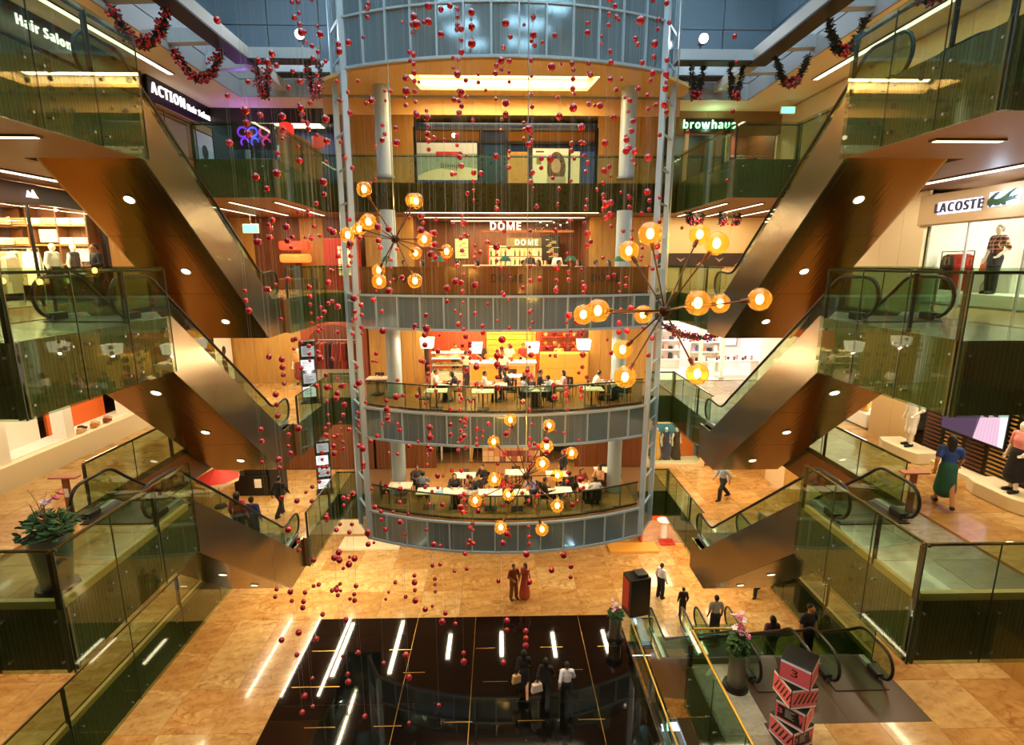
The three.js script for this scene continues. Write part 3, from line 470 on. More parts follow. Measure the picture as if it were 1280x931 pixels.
  F.shorts = meshField((x, y, z) => union([[J.pel, V3(J.pel, J.che, .25), .136, .13, 1.3], ...legs.map((b, i) => i % 2 ? [b[0], V3(b[0], b[1], .12), b[2] + .02, b[2] + .02] : b)], x, y, z, .024), lo, hi, res);
  F.shoes = meshField((x, y, z) => union(feet, x, y, z, .012), [lo[0], -.02, lo[2]], [hi[0], Math.max(...J.an.map(a => a[1])) + .12, hi[2]], 40);
  const hl = [hx - .22, hy - .4, hz - .25], hh = [hx + .22, hy + .2, hz + .2];
  F.hairShort = meshField((x, y, z) => Math.max(Math.hypot((x - hx) / .086, (y - hy - .025) / .108, (z - hz + .012) / .102) * .09 - .09, Math.max((z - hz) * .8 - (y - hy) * .62 + .005, -(y - hy) - .06)), hl, hh, 40);
  F.hairLong = meshField((x, y, z) => { const c = Math.hypot((x - hx) / .095, (y - hy - .02) / .115, (z - hz + .012) / .108) * .09 - .09, f = cap([[hx, hy - .02, hz - .05], [hx, hy - .24, hz - .08], .095, .085, 1.5], x, y, z, 0); return Math.max(smin(c, f, .04), (z - hz) * .9 - Math.max(0, (y - hy)) * .62 - .012); }, hl, hh, 40);
  return figCache[pose] = F;
}
const SKIN = { light: paint('#d7a07a', .55), tan: paint('#b07a52', .55), deep: paint('#7a4d30', .55), mann: paint('#e9ddcf', .4) };
function person(pose, label, pos, turn, c = {}, o = {}) {
  const F = figure(pose), g = thing(o.name || 'person', label, o.cat || 'person', pos, turn, o.group), s = o.scale || 1; g.scale.setScalar(s);
  const top = paint(c.top || '#d8d8dc', .8), bot = paint(c.bot || '#1e2230', .8), hair = paint(c.hair || '#171210', .6);
  part(g, 'body', F.body, SKIN[c.skin || 'tan']);
  if (o.cat !== 'mannequin') { part(g, 'eyes', F.eyes, M.black); part(g, 'mouth', F.mouth, paint('#8a3c34', .6)); }
  if (c.gown) part(g, 'dress', F.gown, top); else { part(g, c.sleeve === 'short' ? 'shirt' : 'top', c.sleeve === 'short' ? F.tee : F.shirt, top); part(g, c.lower || 'trousers', F[c.lower || 'trousers'], bot); }
  part(g, 'shoes', F.shoes, paint(c.shoe || '#15120f', .5));
  if (c.hair !== null) part(g, 'hair', c.long ? F.hairLong : F.hairShort, hair);
  return g;
}
// ---------- lettering ----------
const fontB = await new FontLoader().loadAsync('fonts/droid/droid_sans_bold.typeface.json');
const fontR = await new FontLoader().loadAsync('fonts/droid/droid_sans_regular.typeface.json');
function text(str, size, depth, font = fontB) { const g = new TextGeometry(str, { font, size, depth, curveSegments: 4, bevelEnabled: false }); g.computeBoundingBox(); const b = g.boundingBox; g.translate(-(b.min.x + b.max.x) / 2, 0, 0); return g; }
function letters(parent, str, size, depth, mat, x, y, z, ry = 0, font = fontB, gap = 1.0) {   // every letter a part
  let pen = 0; const list = [];
  for (const ch of str) { if (ch === ' ') { pen += size * 0.4; continue; } const g = new TextGeometry(ch, { font, size, depth, curveSegments: 4 }); g.computeBoundingBox(); const w = g.boundingBox.max.x; list.push([g, pen]); pen += (w + size * 0.14) * gap; }
  for (const [g, p] of list) { const m = part(parent, 'letter', g, mat, x + Math.cos(ry) * (p - pen / 2), y, z - Math.sin(ry) * (p - pen / 2), 0, ry); }
}
// ---------- generic pieces ----------
const trouserFree = (pts) => prism(pts, 0.06, 'xy', 0.015);
const garmentGeo = cached('garment', () => trouserFree([[-.2, 0], [-.22, -.18], [-.27, -.62], [-.17, -.62], [-.16, -.3], [-.17, -.95], [.17, -.95], [.16, -.3], [.17, -.62], [.27, -.62], [.22, -.18], [.2, 0], [.07, .05], [-.07, .05]]));
function hangGarment(x, y, d, turn, col, label, group, s = 1) { const o = thing('hanging_garment', label, 'clothing', [x, y, d], turn, group); o.scale.setScalar(s); part(o, 'garment', garmentGeo, paint(col, .85), 0, -0.12, -0.03); part(o, 'hanger_hook', tube([[0, -.07, 0], [0, 0, 0], [.02, .03, 0], [.04, .01, 0]], .006, 10, 5), M.steel); return o; }
const bagBody = cached('bagBody', () => prism([[-.17, 0], [.17, 0], [.14, .24], [-.14, .24]], .12, 'xy', .012)), bagHandle = cached('bagHandle', () => tube([[-.08, .23, .06], [-.07, .34, .06], [0, .38, .06], [.07, .34, .06], [.08, .23, .06]], .009, 14, 6));
function bag(x, y, d, turn, col, label, group, s = 1) { const o = thing('handbag', label, 'handbag', [x, y, d], turn, group); o.scale.setScalar(s); part(o, 'bag_body', bagBody, paint(col, .5)); part(o, 'handle', bagHandle, paint(col, .5)); return o; }
function posterBoard(name, label, cat, w, h, tex, pos, turn, emis = 0) { const o = thing(name, label, cat, pos, turn); part(o, 'frame', rbx(w + .08, h + .08, .05, .012), M.black, 0, 0, -.01); const m = emis ? std({ color: '#111111', map: tex, emissive: '#ffffff', emissiveMap: tex, emissiveIntensity: emis, roughness: .4 }) : std({ color: '#ffffff', map: tex, roughness: .4 }); part(o, emis ? 'screen_face' : 'print', new THREE.PlaneGeometry(w, h), m, 0, 0, .02); return o; }
function shopBox(level, x0, x1, d0, d1, opts) {   // open room behind a shopfront: side walls, back wall, ceiling panel, light
  const y = LV[level], h = opts.h || 3.2, s = struct('wall_shop', opts.label, 'wall'), m = opts.wall, cx = (x0 + x1) / 2, cd = (d0 + d1) / 2, w = x1 - x0, q = d1 - d0, T = .08;
  if (opts.face !== 'far') part(s, 'side_wall', bx(w, h, T), m, cx, y + h / 2, -d1 + T / 2); else part(s, 'back_wall', bx(w, h, T), m, cx, y + h / 2, -d1 + T / 2);
  if (opts.face === 'far') { part(s, 'side_wall', bx(T, h, q), m, x0 + T / 2, y + h / 2, -cd); part(s, 'side_wall', bx(T, h, q), m, x1 - T / 2, y + h / 2, -cd); }
  else { part(s, 'side_wall', bx(w, h, T), m, cx, y + h / 2, -d0 - T / 2); part(s, 'back_wall', bx(T, h, q), m, opts.face === 'left' ? x0 + T / 2 : x1 - T / 2, y + h / 2, -cd); }
  part(s, 'shop_floor', bx(w, .03, q), opts.floor || M.grey[0], cx, y + .012, -cd);
  if (opts.power) { const l = thing('shop_ceiling_lamp', opts.lamp, 'ceiling lamp', [cx, y + h - .08, cd]); part(l, 'housing', bx(w * .6, .05, q * .5), M.white, 0, .02, 0); part(l, 'diffuser', bx(w * .56, .02, q * .46), opts.glow || M.strip, 0, -.015, 0); area(l, 0, -.04, 0, w * .56, q * .46, opts.color || WARM2, opts.power); }
  return s;
}
function wallRun(name, label, pieces) { const s = struct(name, label, 'wall'); for (const [m, w, h, q, x, y, d] of pieces) part(s, 'wall_panel', bx(w, h, q), m, x, y, -d); return s; }
// a row of upright panels that together make a wall: along x at depth d, or along depth at x
function panelWall(name, label, k, along, at, a0, a1, y0, y1, step, mats) { const s = struct(name, label, 'wall'), n = Math.max(1, Math.round((a1 - a0) / step)), w = (a1 - a0) / n; for (let i = 0; i < n; i++) { const c = a0 + w * (i + .5), m = mats[i % mats.length], h = y1 - y0; if (along === 'x') part(s, 'wall_panel', bx(w - .012, h, .1, i * .7 % 1.6, i * .5), m, c, LV[k] + (y0 + y1) / 2, -at); else part(s, 'wall_panel', bx(.1, h, w - .012, i * .7 % 1.6, i * .5), m, at, LV[k] + (y0 + y1) / 2, -c); } return s; }
const W_ = [M.wood], CR = [M.cream], beige = std({ color: '#d9bd92', roughness: .6 }), maroon = std({ color: '#3a1414', roughness: .5 }), orange = std({ color: '#d8641c', roughness: .55 }), yellow = std({ color: '#e0a637', roughness: .55 }), redM = std({ color: '#b3271c', roughness: .5 });

// ---------- left side, wall plane x = -12.8 ----------
// bar level: clothes shop
shopBox(3, -15.8, -12.9, 12.6, 18.1, { face: 'left', wall: M.darkwood, label: 'brown shelved walls inside the clothes shop', power: POWER.shop * 2.6, lamp: 'lit ceiling panel inside the clothes shop', color: WARM });
{ const f = thing('storefront', 'dark framed glass front of the clothes shop', 'shop front', [-12.8, LV[3], 15.3]);
  part(f, 'header', bx(.16, .5, 5.6), M.dark, 0, 3.02, 0); part(f, 'frame_post', bx(.14, 3.2, .14), M.black, 0, 1.6, -2.75); part(f, 'frame_post', bx(.06, 2.8, .06), M.black, 0, 1.4, 0); part(f, 'frame_post', bx(.06, 2.8, .06), M.black, 0, 1.4, 1.5);
  for (const [z, w] of [[-1.4, 2.6], [.75, 1.4], [2.1, 1.1]]) part(f, 'glass_pane', bx(.014, 2.72, w), M.clear, 0, 1.4, z);
  const sg = thing('shop_sign', 'maroon sign board with a pale emblem at the clothes shop', 'sign', [-12.65, LV[3] + 3.0, 14.3]); part(sg, 'board', rbx(.1, .55, 2.4, .02), maroon); part(sg, 'emblem', prism([[-.16, 0], [-.1, .16], [0, .06], [.06, .2], [.16, .02], [.2, 0]], .03, 'xy', .005), M.whiteGlow, .06, -.08, -.95, 0, Math.PI / 2);
  const sh = thing('wall_shelf', 'tall brown wall shelf of folded clothes in the clothes shop', 'shelf', [-15.4, LV[3], 15.4]);
  for (const y of [.5, 1.1, 1.7, 2.3, 2.9]) part(sh, 'shelf_board', bx(.5, .04, 5), M.darkwood, 0, y, 0); for (const z of [-2.4, -1.2, 0, 1.2, 2.4]) part(sh, 'upright', bx(.5, 2.95, .05), M.darkwood, 0, 1.48, z);
  const cols = ['#e8d8bc', '#f0e6d2', '#c9b190', '#efe2cf', '#a98860', '#dcc7a4']; let q = 0; const fold = cached('fold', () => merge([0, 1, 2].map(i => { const g = new RoundedBoxGeometry(.34, .07, .42, 2, .03); g.translate(0, .035 + i * .07, 0); return g; })));
  for (const y of [1.14, 1.74, 2.34]) for (let i = 0; i < 7; i++) { const o = single('folded_clothes', 'stack of pale folded clothes on the brown wall shelf', 'clothes', fold, paint(cols[q++ % 6], .9), [-15.35, LV[3] + y, 13.3 + i * .66], 0, 'folded clothes on the brown shelf'); }
  const rk = thing('clothes_rail', 'steel clothes rail inside the clothes shop window', 'clothes rail', [-13.9, LV[3], 14.9]); part(rk, 'bar', rod([0, 1.45, -1.1], [0, 1.45, 1.1], .018), M.steel); for (const z of [-1.1, 1.1]) part(rk, 'stand', rod([0, .03, z], [0, 1.45, z], .02), M.steel);
  for (let i = 0; i < 11; i++) hangGarment(-13.9, LV[3] + 1.42, 13.9 + i * .19, Math.PI / 2 + .1, cols[(i * 5) % 6], 'pale hanging shirt on the rail in the clothes shop window', 'shirts on the clothes shop rail');
  const es = thing('wall_shelf', 'wooden end wall shelves with lit boxes in the clothes shop', 'shelf', [-14.35, LV[3], 17.8]);
  for (const y of [.55, 1.15, 1.75, 2.35]) part(es, 'shelf_board', bx(2.7, .04, .42), M.wood, 0, y, 0); for (const x of [-1.35, -.45, .45, 1.35]) part(es, 'upright', bx(.05, 2.9, .42), M.darkwood, x, 1.45, 0); for (const [x, y] of [[-.9, 1.45], [.0, 2.05], [.9, 1.45]]) part(es, 'lit_box_lamp', rbx(.7, .4, .1, .01), glow(1.5, 1.15, .7), x, y, -.1);
  for (const y of [.57, 1.77, 2.37]) for (let i = 0; i < 6; i++) if (!(y > 1.7 && y < 1.8 && (i === 2 || i === 3))) single('folded_clothes', 'stack of cream folded clothes on the end wall shelves', 'clothes', fold, paint(cols[(q++ * 5) % 6], .9), [-15.5 + i * .46, LV[3] + y + .002, 17.72], Math.PI / 2, 'folded clothes on the end wall');
  for (let i = 0; i < 5; i++) hangGarment(-15.3 + i * .24, LV[3] + 1.6, 17.0, .25, cols[(i * 3 + 1) % 6], 'cream shirt hanging before the end wall shelves', 'shirts before the end wall');
  const hr = thing('clothes_rail', 'short steel clothes rail before the end wall shelves', 'clothes rail', [-14.8, LV[3], 17.0]); part(hr, 'bar', rod([-.7, 1.63, 0], [.7, 1.63, 0], .015), M.steel); for (const x of [-.7, .7]) part(hr, 'stand', rod([x, .03, 0], [x, 1.63, 0], .015), M.steel);
  for (const [d, z] of [[15.9, 0], [16.9, 0]]) { const l = thing('track_spot', 'small round spot lamp in the clothes shop window', 'lamp', [-13.3, LV[3] + 2.85, d], 0, 'clothes shop window spots'); part(l, 'can', cyl(.07, .05, .14, 14), M.dark); part(l, 'lens', sph(.05, 12, 8), M.spot, 0, -.08, 0); const p = new THREE.PointLight(WARM2, 6); p.position.set(0, -.16, 0); p.castShadow = true; l.add(p); }
  person('stand', 'headless looking pale mannequin in a grey top in the clothes shop window', [-13.3, LV[3] + .05, 16.5], Math.PI / 2, { top: '#c8c4bc', bot: '#3b4a52', skin: 'mann', hair: null }, { name: 'mannequin', cat: 'mannequin' });
  person('dress', 'pale mannequin in a dark dress beside the clothes shop post', [-13.3, LV[3] + .05, 17.3], Math.PI / 2, { top: '#30343c', gown: true, skin: 'mann', hair: null }, { name: 'mannequin', cat: 'mannequin' });
}
panelWall('wall_left_bar', 'wood panelled pier beside the clothes shop', 3, 'd', -12.8, 18.1, 19.9, 0, 3.3, .9, W_);
panelWall('wall_left_bar_near', 'dark wall before the clothes shop', 3, 'd', -12.8, 4, 12.6, 0, 3.3, 1.6, [M.darkwood]);
panelWall('wall_left_bar_far', 'dark brown wall beyond the wood pier on the bar gallery', 3, 'd', -12.8, 19.9, 25.3, 0, 3.3, 1.35, [M.darkwood, M.wood]);
{ const sg = thing('wall_sign', 'small dark shop sign with pale letters near the green exit sign', 'sign', [-12.6, LV[3] + 2.55, 23.2], Math.PI / 2); part(sg, 'board', rbx(1.6, .5, .06, .01), M.black); letters(sg, 'Studio', .26, .02, M.whiteGlow, 0, -.1, .03); }
// cafe level: low white display windows
{ const s = thing('display_window', 'cream low display window wall with lit niches', 'shop front', [-12.8, LV[2], 15.2]);
  part(s, 'plinth', bx(.5, .62, 9.4), M.cream, 0.1, .31, 0.4); part(s, 'header', bx(.3, .6, 9.4), M.cream, 0, 2.95, .4); for (const z of [-2.6, 0, 2.1, 4.4]) part(s, 'pier', bx(.4, 2.1, .3), M.white, 0, 1.65, z);
  part(s, 'niche_back', bx(.08, 2.1, 2.3), orange, -.6, 1.65, -1.3); part(s, 'niche_back', bx(.08, 2.1, 1.8), M.white, -.6, 1.65, 1.05); part(s, 'niche_back', bx(.08, 2.1, 2), M.white, -.6, 1.65, 3.2);
  part(s, 'niche_floor', bx(.7, .05, 9), M.white, -.25, .62, .4);
  const cols = ['#7a3a1c', '#c9a27a', '#3a2a22', '#b8783c', '#e0c8a0'];
  const shoe = cached('shoe', () => prism([[-.13, 0], [.14, 0], [.15, .04], [.05, .07], [-.02, .12], [-.12, .12]], .08, 'xy', .012));
  for (let i = 0; i < 7; i++) single('display_shoe', `${['chestnut', 'tan', 'dark brown', 'caramel', 'cream'][i % 5]} leather shoe on the sill of the orange display niche`, 'shoe', shoe, paint(cols[i % 5], .5), [-12.88 + (i % 2) * .18, LV[2] + .665, 15.4 + i * .27], Math.PI / 2, 'shoes in the orange niche');
  stripLamp(-13.0, LV[2] + 2.66, 16.4, .2, 2.0, 'lamp strip inside the orange display niche', 14, WARM, 'niche lamps'); stripLamp(-13.0, LV[2] + 2.66, 13.4, .2, 3.0, 'lamp strip inside the white display niche', 4, WHITE, 'niche lamps');
}
panelWall('wall_left_cafe', 'wood panelled wall past the white display window on the cafe gallery', 2, 'd', -12.8, 19.5, 21.6, 0, 3.3, 1, W_);
panelWall('wall_left_cafe_far', 'dark wood wall at the end of the cafe gallery', 2, 'd', -12.8, 21.6, 25.3, 0, 3.3, 1.2, [M.darkwood]);
panelWall('wall_left_cafe_near', 'cream wall before the display window on the cafe gallery', 2, 'd', -12.8, 4, 10.1, 0, 3.3, 1.5, CR);
posterBoard('wall_poster', 'white framed poster of a dark figure above the cafe gallery floor', 'poster', 1.5, 2.2, canvasTex(128, 192, (x, w, h) => { x.fillStyle = '#f3ead8'; x.fillRect(0, 0, w, h); x.fillStyle = '#2a2522'; x.beginPath(); x.ellipse(66, 62, 14, 18, 0, 0, 7); x.fill(); x.beginPath(); x.moveTo(50, 80); x.quadraticCurveTo(90, 84, 84, 170); x.lineTo(52, 170); x.quadraticCurveTo(62, 130, 42, 110); x.fill(); }), [-12.7, LV[2] + 1.35, 24.4], Math.PI / 2);
// lowest gallery and ground floor left walls
panelWall('wall_left_diner', 'warm wood wall of the lowest gallery on the clothes shop side', 1, 'd', -12.8, 4, 25.3, 0, 3.4, 1.7, [M.wood, beige]);
panelWall('wall_left_ground', 'cream wall of the ground floor on the clothes shop side', 0, 'd', -15.95, 4, 27.5, 0, 3.4, 1.9, CR);
// top gallery: hairdresser signs
panelWall('wall_left_top', 'dark shop wall of the top gallery below the hairdresser signs', 4, 'd', -12.8, 4, 21.2, 0, 2.5, 1.6, [M.dark, M.darkwood]);
{ const b = thing('shop_sign', 'long black sign band with white serif lettering Hair Salon', 'sign', [-12.7, LV[4] + 2.95, 16.5], Math.PI / 2); part(b, 'board', rbx(8.6, .9, .12, .02), M.black); letters(b, 'Hair Salon', .26, .03, M.whiteGlow, .2, -.1, .06);
  const a = thing('shop_sign', 'long black sign band with white lettering ACTION hair salon', 'sign', [-12.68, LV[4] + 2.95, 23.3], Math.PI / 2); part(a, 'board', rbx(4.4, .9, .12, .02), M.black); letters(a, 'ACTION', .38, .03, M.whiteGlow, -.95, -.16, .06); letters(a, 'Hair Salon', .24, .03, M.whiteGlow, 1.1, -.16, .06);
  const w = thing('poster_window', 'wood framed shop window with a pale blue figure poster', 'shop window', [-12.7, LV[4], 23.6], Math.PI / 2);
  part(w, 'frame_panel', bx(4.2, .3, .1), M.wood, 0, 2.35, 0); for (const x of [-2.05, -.1, 2.05]) part(w, 'frame_post', bx(.2, 2.4, .1), M.wood, x, 1.2, 0);
  const t1 = canvasTex(128, 160, (x, W, H) => { x.fillStyle = '#bfe0e6'; x.fillRect(0, 0, W, H); x.fillStyle = '#e9f3f2'; x.fillRect(0, 0, W, 50); x.fillStyle = '#22353a'; x.beginPath(); x.ellipse(70, 62, 18, 24, 0, 0, 7); x.fill(); x.fillRect(48, 84, 46, 76); });
  part(w, 'print', new THREE.PlaneGeometry(1.75, 2), std({ map: t1, roughness: .5 }), 1.0, 1.15, .03); part(w, 'print', new THREE.PlaneGeometry(1.75, 2), std({ color: '#d8b88c', roughness: .5 }), -1.08, 1.15, .03); part(w, 'window_back', bx(4.1, 2.3, .03), M.dark, 0, 1.15, -.04);
}
// ---------- right side, wall plane x = 12.8 ----------
shopBox(3, 12.9, 16, 11.2, 16.1, { face: 'right', wall: M.white, label: 'white walls inside the crocodile sign shop', power: POWER.shop * .85, lamp: 'lit ceiling panel inside the crocodile sign shop', color: WHITE });
{ const sg = thing('shop_sign', 'grey shop sign band with backlit letters and a green crocodile', 'sign', [12.72, LV[3] + 2.72, 13.7], -Math.PI / 2);
  part(sg, 'board', rbx(5.2, .85, .14, .02), std({ color: '#b99e7c', roughness: .5 })); 
  const glowM = glow(1.2, 1.35, 2.2), lt = std({ color: '#1b1a26', roughness: .4 }); 
  letters(sg, 'LACOSTE', .25, .03, lt, -1.15, -.12, .11); part(sg, 'glow_plate', rbx(1.42, .34, .02, .008), glow(1.4, 1.35, 2.0), -1.17, .0, .075);
  const croc = [[-.62, -.08], [-.5, -.2], [-.36, -.1], [-.2, -.17], [-.06, -.16], [.0, -.08], [.16, -.18], [.26, -.16], [.22, -.06], [.5, .0], [.82, .02], [.6, .07], [.84, .16], [.5, .14], [.3, .1], [.42, .26], [.62, .4], [.4, .33], [.2, .2], [0, .1], [-.2, .08], [-.4, .12], [-.2, .3], [-.1, .36], [-.3, .33], [-.52, .18], [-.64, .04]];
  part(sg, 'glow_plate', rbx(.86, .36, .02, .008), glow(1.1, 1.4, 2.1), .16, .06, .075); part(sg, 'crocodile', prism(croc.map(p => [p[0] * .56, p[1] * .62]), .03, 'xy', .004), std({ color: '#10301c', roughness: .4 }), .12, 0, .11);
  const rl = new THREE.PointLight(COOL, 2); rl.position.set(.3, .1, .5); sg.add(rl);
  const f = thing('storefront', 'wide glass front with pale posts of the crocodile sign shop', 'shop front', [12.8, LV[3], 13.7]); for (const z of [-2.45, -.9, .8, 2.45]) part(f, 'frame_post', bx(.06, 2.3, .05), M.satin, 0, 1.15, z); for (const z of [-1.68, -.05, 1.62]) part(f, 'glass_pane', bx(.012, 2.28, 1.5), M.clear, 0, 1.15, z); part(f, 'transom', bx(.08, .06, 5), M.satin, 0, 2.3, 0);
  const gp = thing('lit_wall_panel', 'pale green lit panel high on the white shop wall', 'light panel', [15.8, LV[3] + 2.35, 13.9]); part(gp, 'frame', bx(.06, .7, 3.3), M.white, .03, 0, 0); part(gp, 'diffuser_light', bx(.03, .6, 3.2), glow(.75, 1.25, .85), -.02, 0, 0);
  const sh = thing('wall_shelf', 'white wall shelves with handbags in the crocodile sign shop', 'shelf', [15.75, LV[3], 13.8]); for (const y of [.8, 1.3, 1.8]) part(sh, 'shelf_board', bx(.36, .04, 3.6), M.white, 0, y, 0);
  const bc = ['#d2571e', '#b0203a', '#1d1b1e', '#e8c8a0', '#d9431f', '#7a2f45', '#f0e0d0', '#26303c']; let q = 0; const bl = { '#d2571e': 'orange', '#b0203a': 'crimson', '#1d1b1e': 'black', '#e8c8a0': 'tan', '#d9431f': 'vermilion', '#7a2f45': 'plum', '#f0e0d0': 'cream', '#26303c': 'navy' };
  for (const y of [.82, 1.32, 1.82]) for (let i = 0; i < 5; i++) { const c = bc[q++ % 8]; bag(15.7, LV[3] + y, 12.5 + i * .62, -Math.PI / 2, c, `${bl[c]} handbag on the white wall shelves by the crocodile sign`, 'bags on the white wall shelves', 1.05); }
  bag(14.4, LV[3] + 1.5, 15.4, -Math.PI / 2, '#d2571e', 'large orange handbag on the white shop counter', undefined, 1.4).position.y = LV[3] + .97;
  const pl = thing('display_plinth', 'low white plinth under the plaid mannequin', 'plinth', [13.6, LV[3] + .02, 13.9]); part(pl, 'plinth_body', rbx(1.1, .34, 2.2, .03), M.white, 0, .17, 0);
  const mq = person('dress', 'mannequin in a red plaid shirt and dark trousers on the white plinth', [13.45, LV[3] + .36, 14.35], -Math.PI / 2, { top: '#8a2a22', bot: '#1a1a20', skin: 'mann', hair: '#8a7a68' }, { name: 'mannequin', cat: 'mannequin', scale: 1.06 });
  const plaid = canvasTex(64, 64, (x) => { x.fillStyle = '#a03026'; x.fillRect(0, 0, 64, 64); x.fillStyle = 'rgba(30,20,25,.75)'; for (const i of [0, 32]) { x.fillRect(i, 0, 10, 64); x.fillRect(0, i, 64, 10); } x.fillStyle = '#e8d8b8'; for (const i of [20, 52]) { x.fillRect(i, 0, 3, 64); x.fillRect(0, i, 64, 3); } }); plaid.wrapS = plaid.wrapT = THREE.RepeatWrapping;
  const topM = mq.children.find(c => c.name === 'top'); const tg = topM.geometry.clone(), pa = tg.attributes.position, uv = new Float32Array(pa.count * 2); for (let i = 0; i < pa.count; i++) { uv[i * 2] = (pa.getX(i) + pa.getZ(i) * .5) * 5; uv[i * 2 + 1] = pa.getY(i) * 5; } tg.setAttribute('uv', new THREE.BufferAttribute(uv, 2)); topM.geometry = tg; topM.material = std({ map: plaid, roughness: .85 });
  const rk = thing('garment_rack', 'thin black rack of red clothes beside the plaid mannequin', 'clothes rail', [13.25, LV[3] + .02, 15.35]); part(rk, 'bar', rod([0, 1.5, -.55], [0, 1.5, .55], .014), M.black); for (const z of [-.55, .55]) { part(rk, 'stand', rod([0, 0, z], [0, 1.5, z], .014), M.black); part(rk, 'foot', bx(.4, .02, .03), M.black, 0, .01, z); }
  for (let i = 0; i < 5; i++) hangGarment(13.25, LV[3] + 1.5, 15.05 + i * .14, Math.PI / 2, i < 4 ? '#c4201c' : '#2a2226', i < 4 ? 'red shirt hanging on the thin black rack' : 'dark jacket hanging on the thin black rack', i < 4 ? 'red shirts on the thin rack' : undefined);
  single('wall_emblem', 'round grey emblem plate low on the white shop counter', 'emblem', new THREE.TorusGeometry(.2, .05, 8, 24), paint('#b9ac98', .5), [14.17, LV[3] + .5, 15.2], Math.PI / 2);
  const ct = thing('shop_counter', 'white counter behind the glass of the crocodile sign shop', 'counter', [14.5, LV[3] + .02, 15.2]); part(ct, 'counter_body', rbx(.6, .9, 1.3, .02), M.white, 0, .45, 0); part(ct, 'counter_top', rbx(.68, .05, 1.38, .015), M.cream, 0, .92, 0);
}
panelWall('wall_right_bar', 'cream pier panels beside the crocodile sign shop', 3, 'd', 12.8, 16.1, 17.9, 0, 3.3, .9, CR);
panelWall('wall_right_bar_far', 'pale wall with tan strips at the end of the bar gallery', 3, 'd', 12.8, 17.9, 25.3, 0, 3.3, 1.2, [M.cream, M.darkwood, beige]);
panelWall('wall_right_bar_near', 'cream wall before the crocodile sign shop', 3, 'd', 12.8, 4, 11.2, 0, 3.3, 1.6, CR);
panelWall('wall_right_top', 'cream wall of the top gallery above the crocodile sign shop', 4, 'd', 12.8, 4, 25.3, 0, 3.3, 1.6, [beige]);
// cafe level: dark slatted window wall, mannequins, screen
{ const s = thing('slatted_wall', 'dark shop window wall of many thin horizontal slats', 'slatted wall', [12.8, LV[2], 0]);
  part(s, 'back_panel', bx(.06, 2.9, 5.6), M.dark, .12, 1.55, -12.3); const slat = bx(.05, .035, .56);
  for (let c = 0; c < 8; c++) for (let i = 0; i < 24; i++) part(s, 'slat', slat, c % 2 ? M.darkwood : M.wood, 0, .25 + i * .115, -(9.75 + c * .7));
  part(s, 'kerb', bx(.5, .14, 6.2), M.cream, -.2, .07, -12.3);
  posterBoard('display_screen', 'large bright screen showing a pink blouse on the slatted wall', 'screen', 1.9, 1.35, canvasTex(256, 176, (x, w, h) => { x.fillStyle = '#4a3550'; x.fillRect(0, 0, w, h); x.fillStyle = '#c7d3ee'; x.fillRect(0, 0, 46, 110); x.fillStyle = '#e8e4f2'; x.fillRect(222, 0, 34, h); x.fillStyle = '#a87f9a'; x.beginPath(); x.moveTo(60, 20); x.lineTo(150, 60); x.lineTo(140, 100); x.lineTo(60, 52); x.fill(); x.fillStyle = '#e3b9cf'; x.beginPath(); x.moveTo(160, 70); x.quadraticCurveTo(195, 40, 228, 76); x.lineTo(236, h); x.lineTo(140, h); x.fill(); x.fillStyle = '#e0b49c'; x.fillRect(180, 20, 26, 40); x.fillStyle = '#2c1c20'; x.fillRect(166, 0, 20, 90); x.fillRect(202, 0, 18, 80); x.strokeStyle = '#b98aa8'; for (let i = 0; i < 8; i++) { x.beginPath(); x.moveTo(150 + i * 11, 90); x.lineTo(140 + i * 13, h); x.stroke(); } }), [12.7, LV[2] + 1.75, 13.35], -Math.PI / 2, 1.1);
  const pg = cached('plinthG', () => prism([[-.35, 0], [.3, 0], [.42, .3], [.42, 1.2], [.3, 1.5], [-.35, 1.5]], .3, 'xz', .02));
  for (const [d, nm] of [[14.1, 'under the white topped mannequin'], [10.9, 'under the pink topped mannequin']]) { const o = thing('display_plinth', `low cream plinth ${nm}`, 'plinth', [12.25, LV[2], d], Math.PI); part(o, 'plinth_body', pg, M.cream, 0, .02, 1.5); }
  person('dress', 'bare legged mannequin in a white top beside the slatted wall', [12.2, LV[2] + .34, 14.75], -Math.PI / 2, { top: '#f0ece4', bot: '#ece4d6', skin: 'mann', hair: null, lower: 'shorts' }, { name: 'mannequin', cat: 'mannequin' });
  person('dress', 'mannequin in a pink top and black skirt at the end of the slatted wall', [12.2, LV[2] + .34, 11.5], -Math.PI / 2, { top: '#d88a8a', bot: '#17151a', skin: 'mann', hair: null, lower: 'skirt' }, { name: 'mannequin', cat: 'mannequin' });
  stripLamp(12.3, LV[2] + 3.2, 13, .15, 5, 'lamp strip above the slatted shop window', 22, WARM2, 'slatted window lamps');
}
panelWall('wall_right_cafe', 'cream square pier past the slatted wall', 2, 'd', 12.75, 15.3, 17.2, 0, 3.3, .95, [std({ color: '#cfae78', roughness: .6 })]);
shopBox(2, 12.9, 16, 17.2, 21, { face: 'right', wall: M.white, label: 'white walls of the flower corner shop', power: POWER.shop, lamp: 'lit ceiling panel in the flower corner shop', color: WHITE });
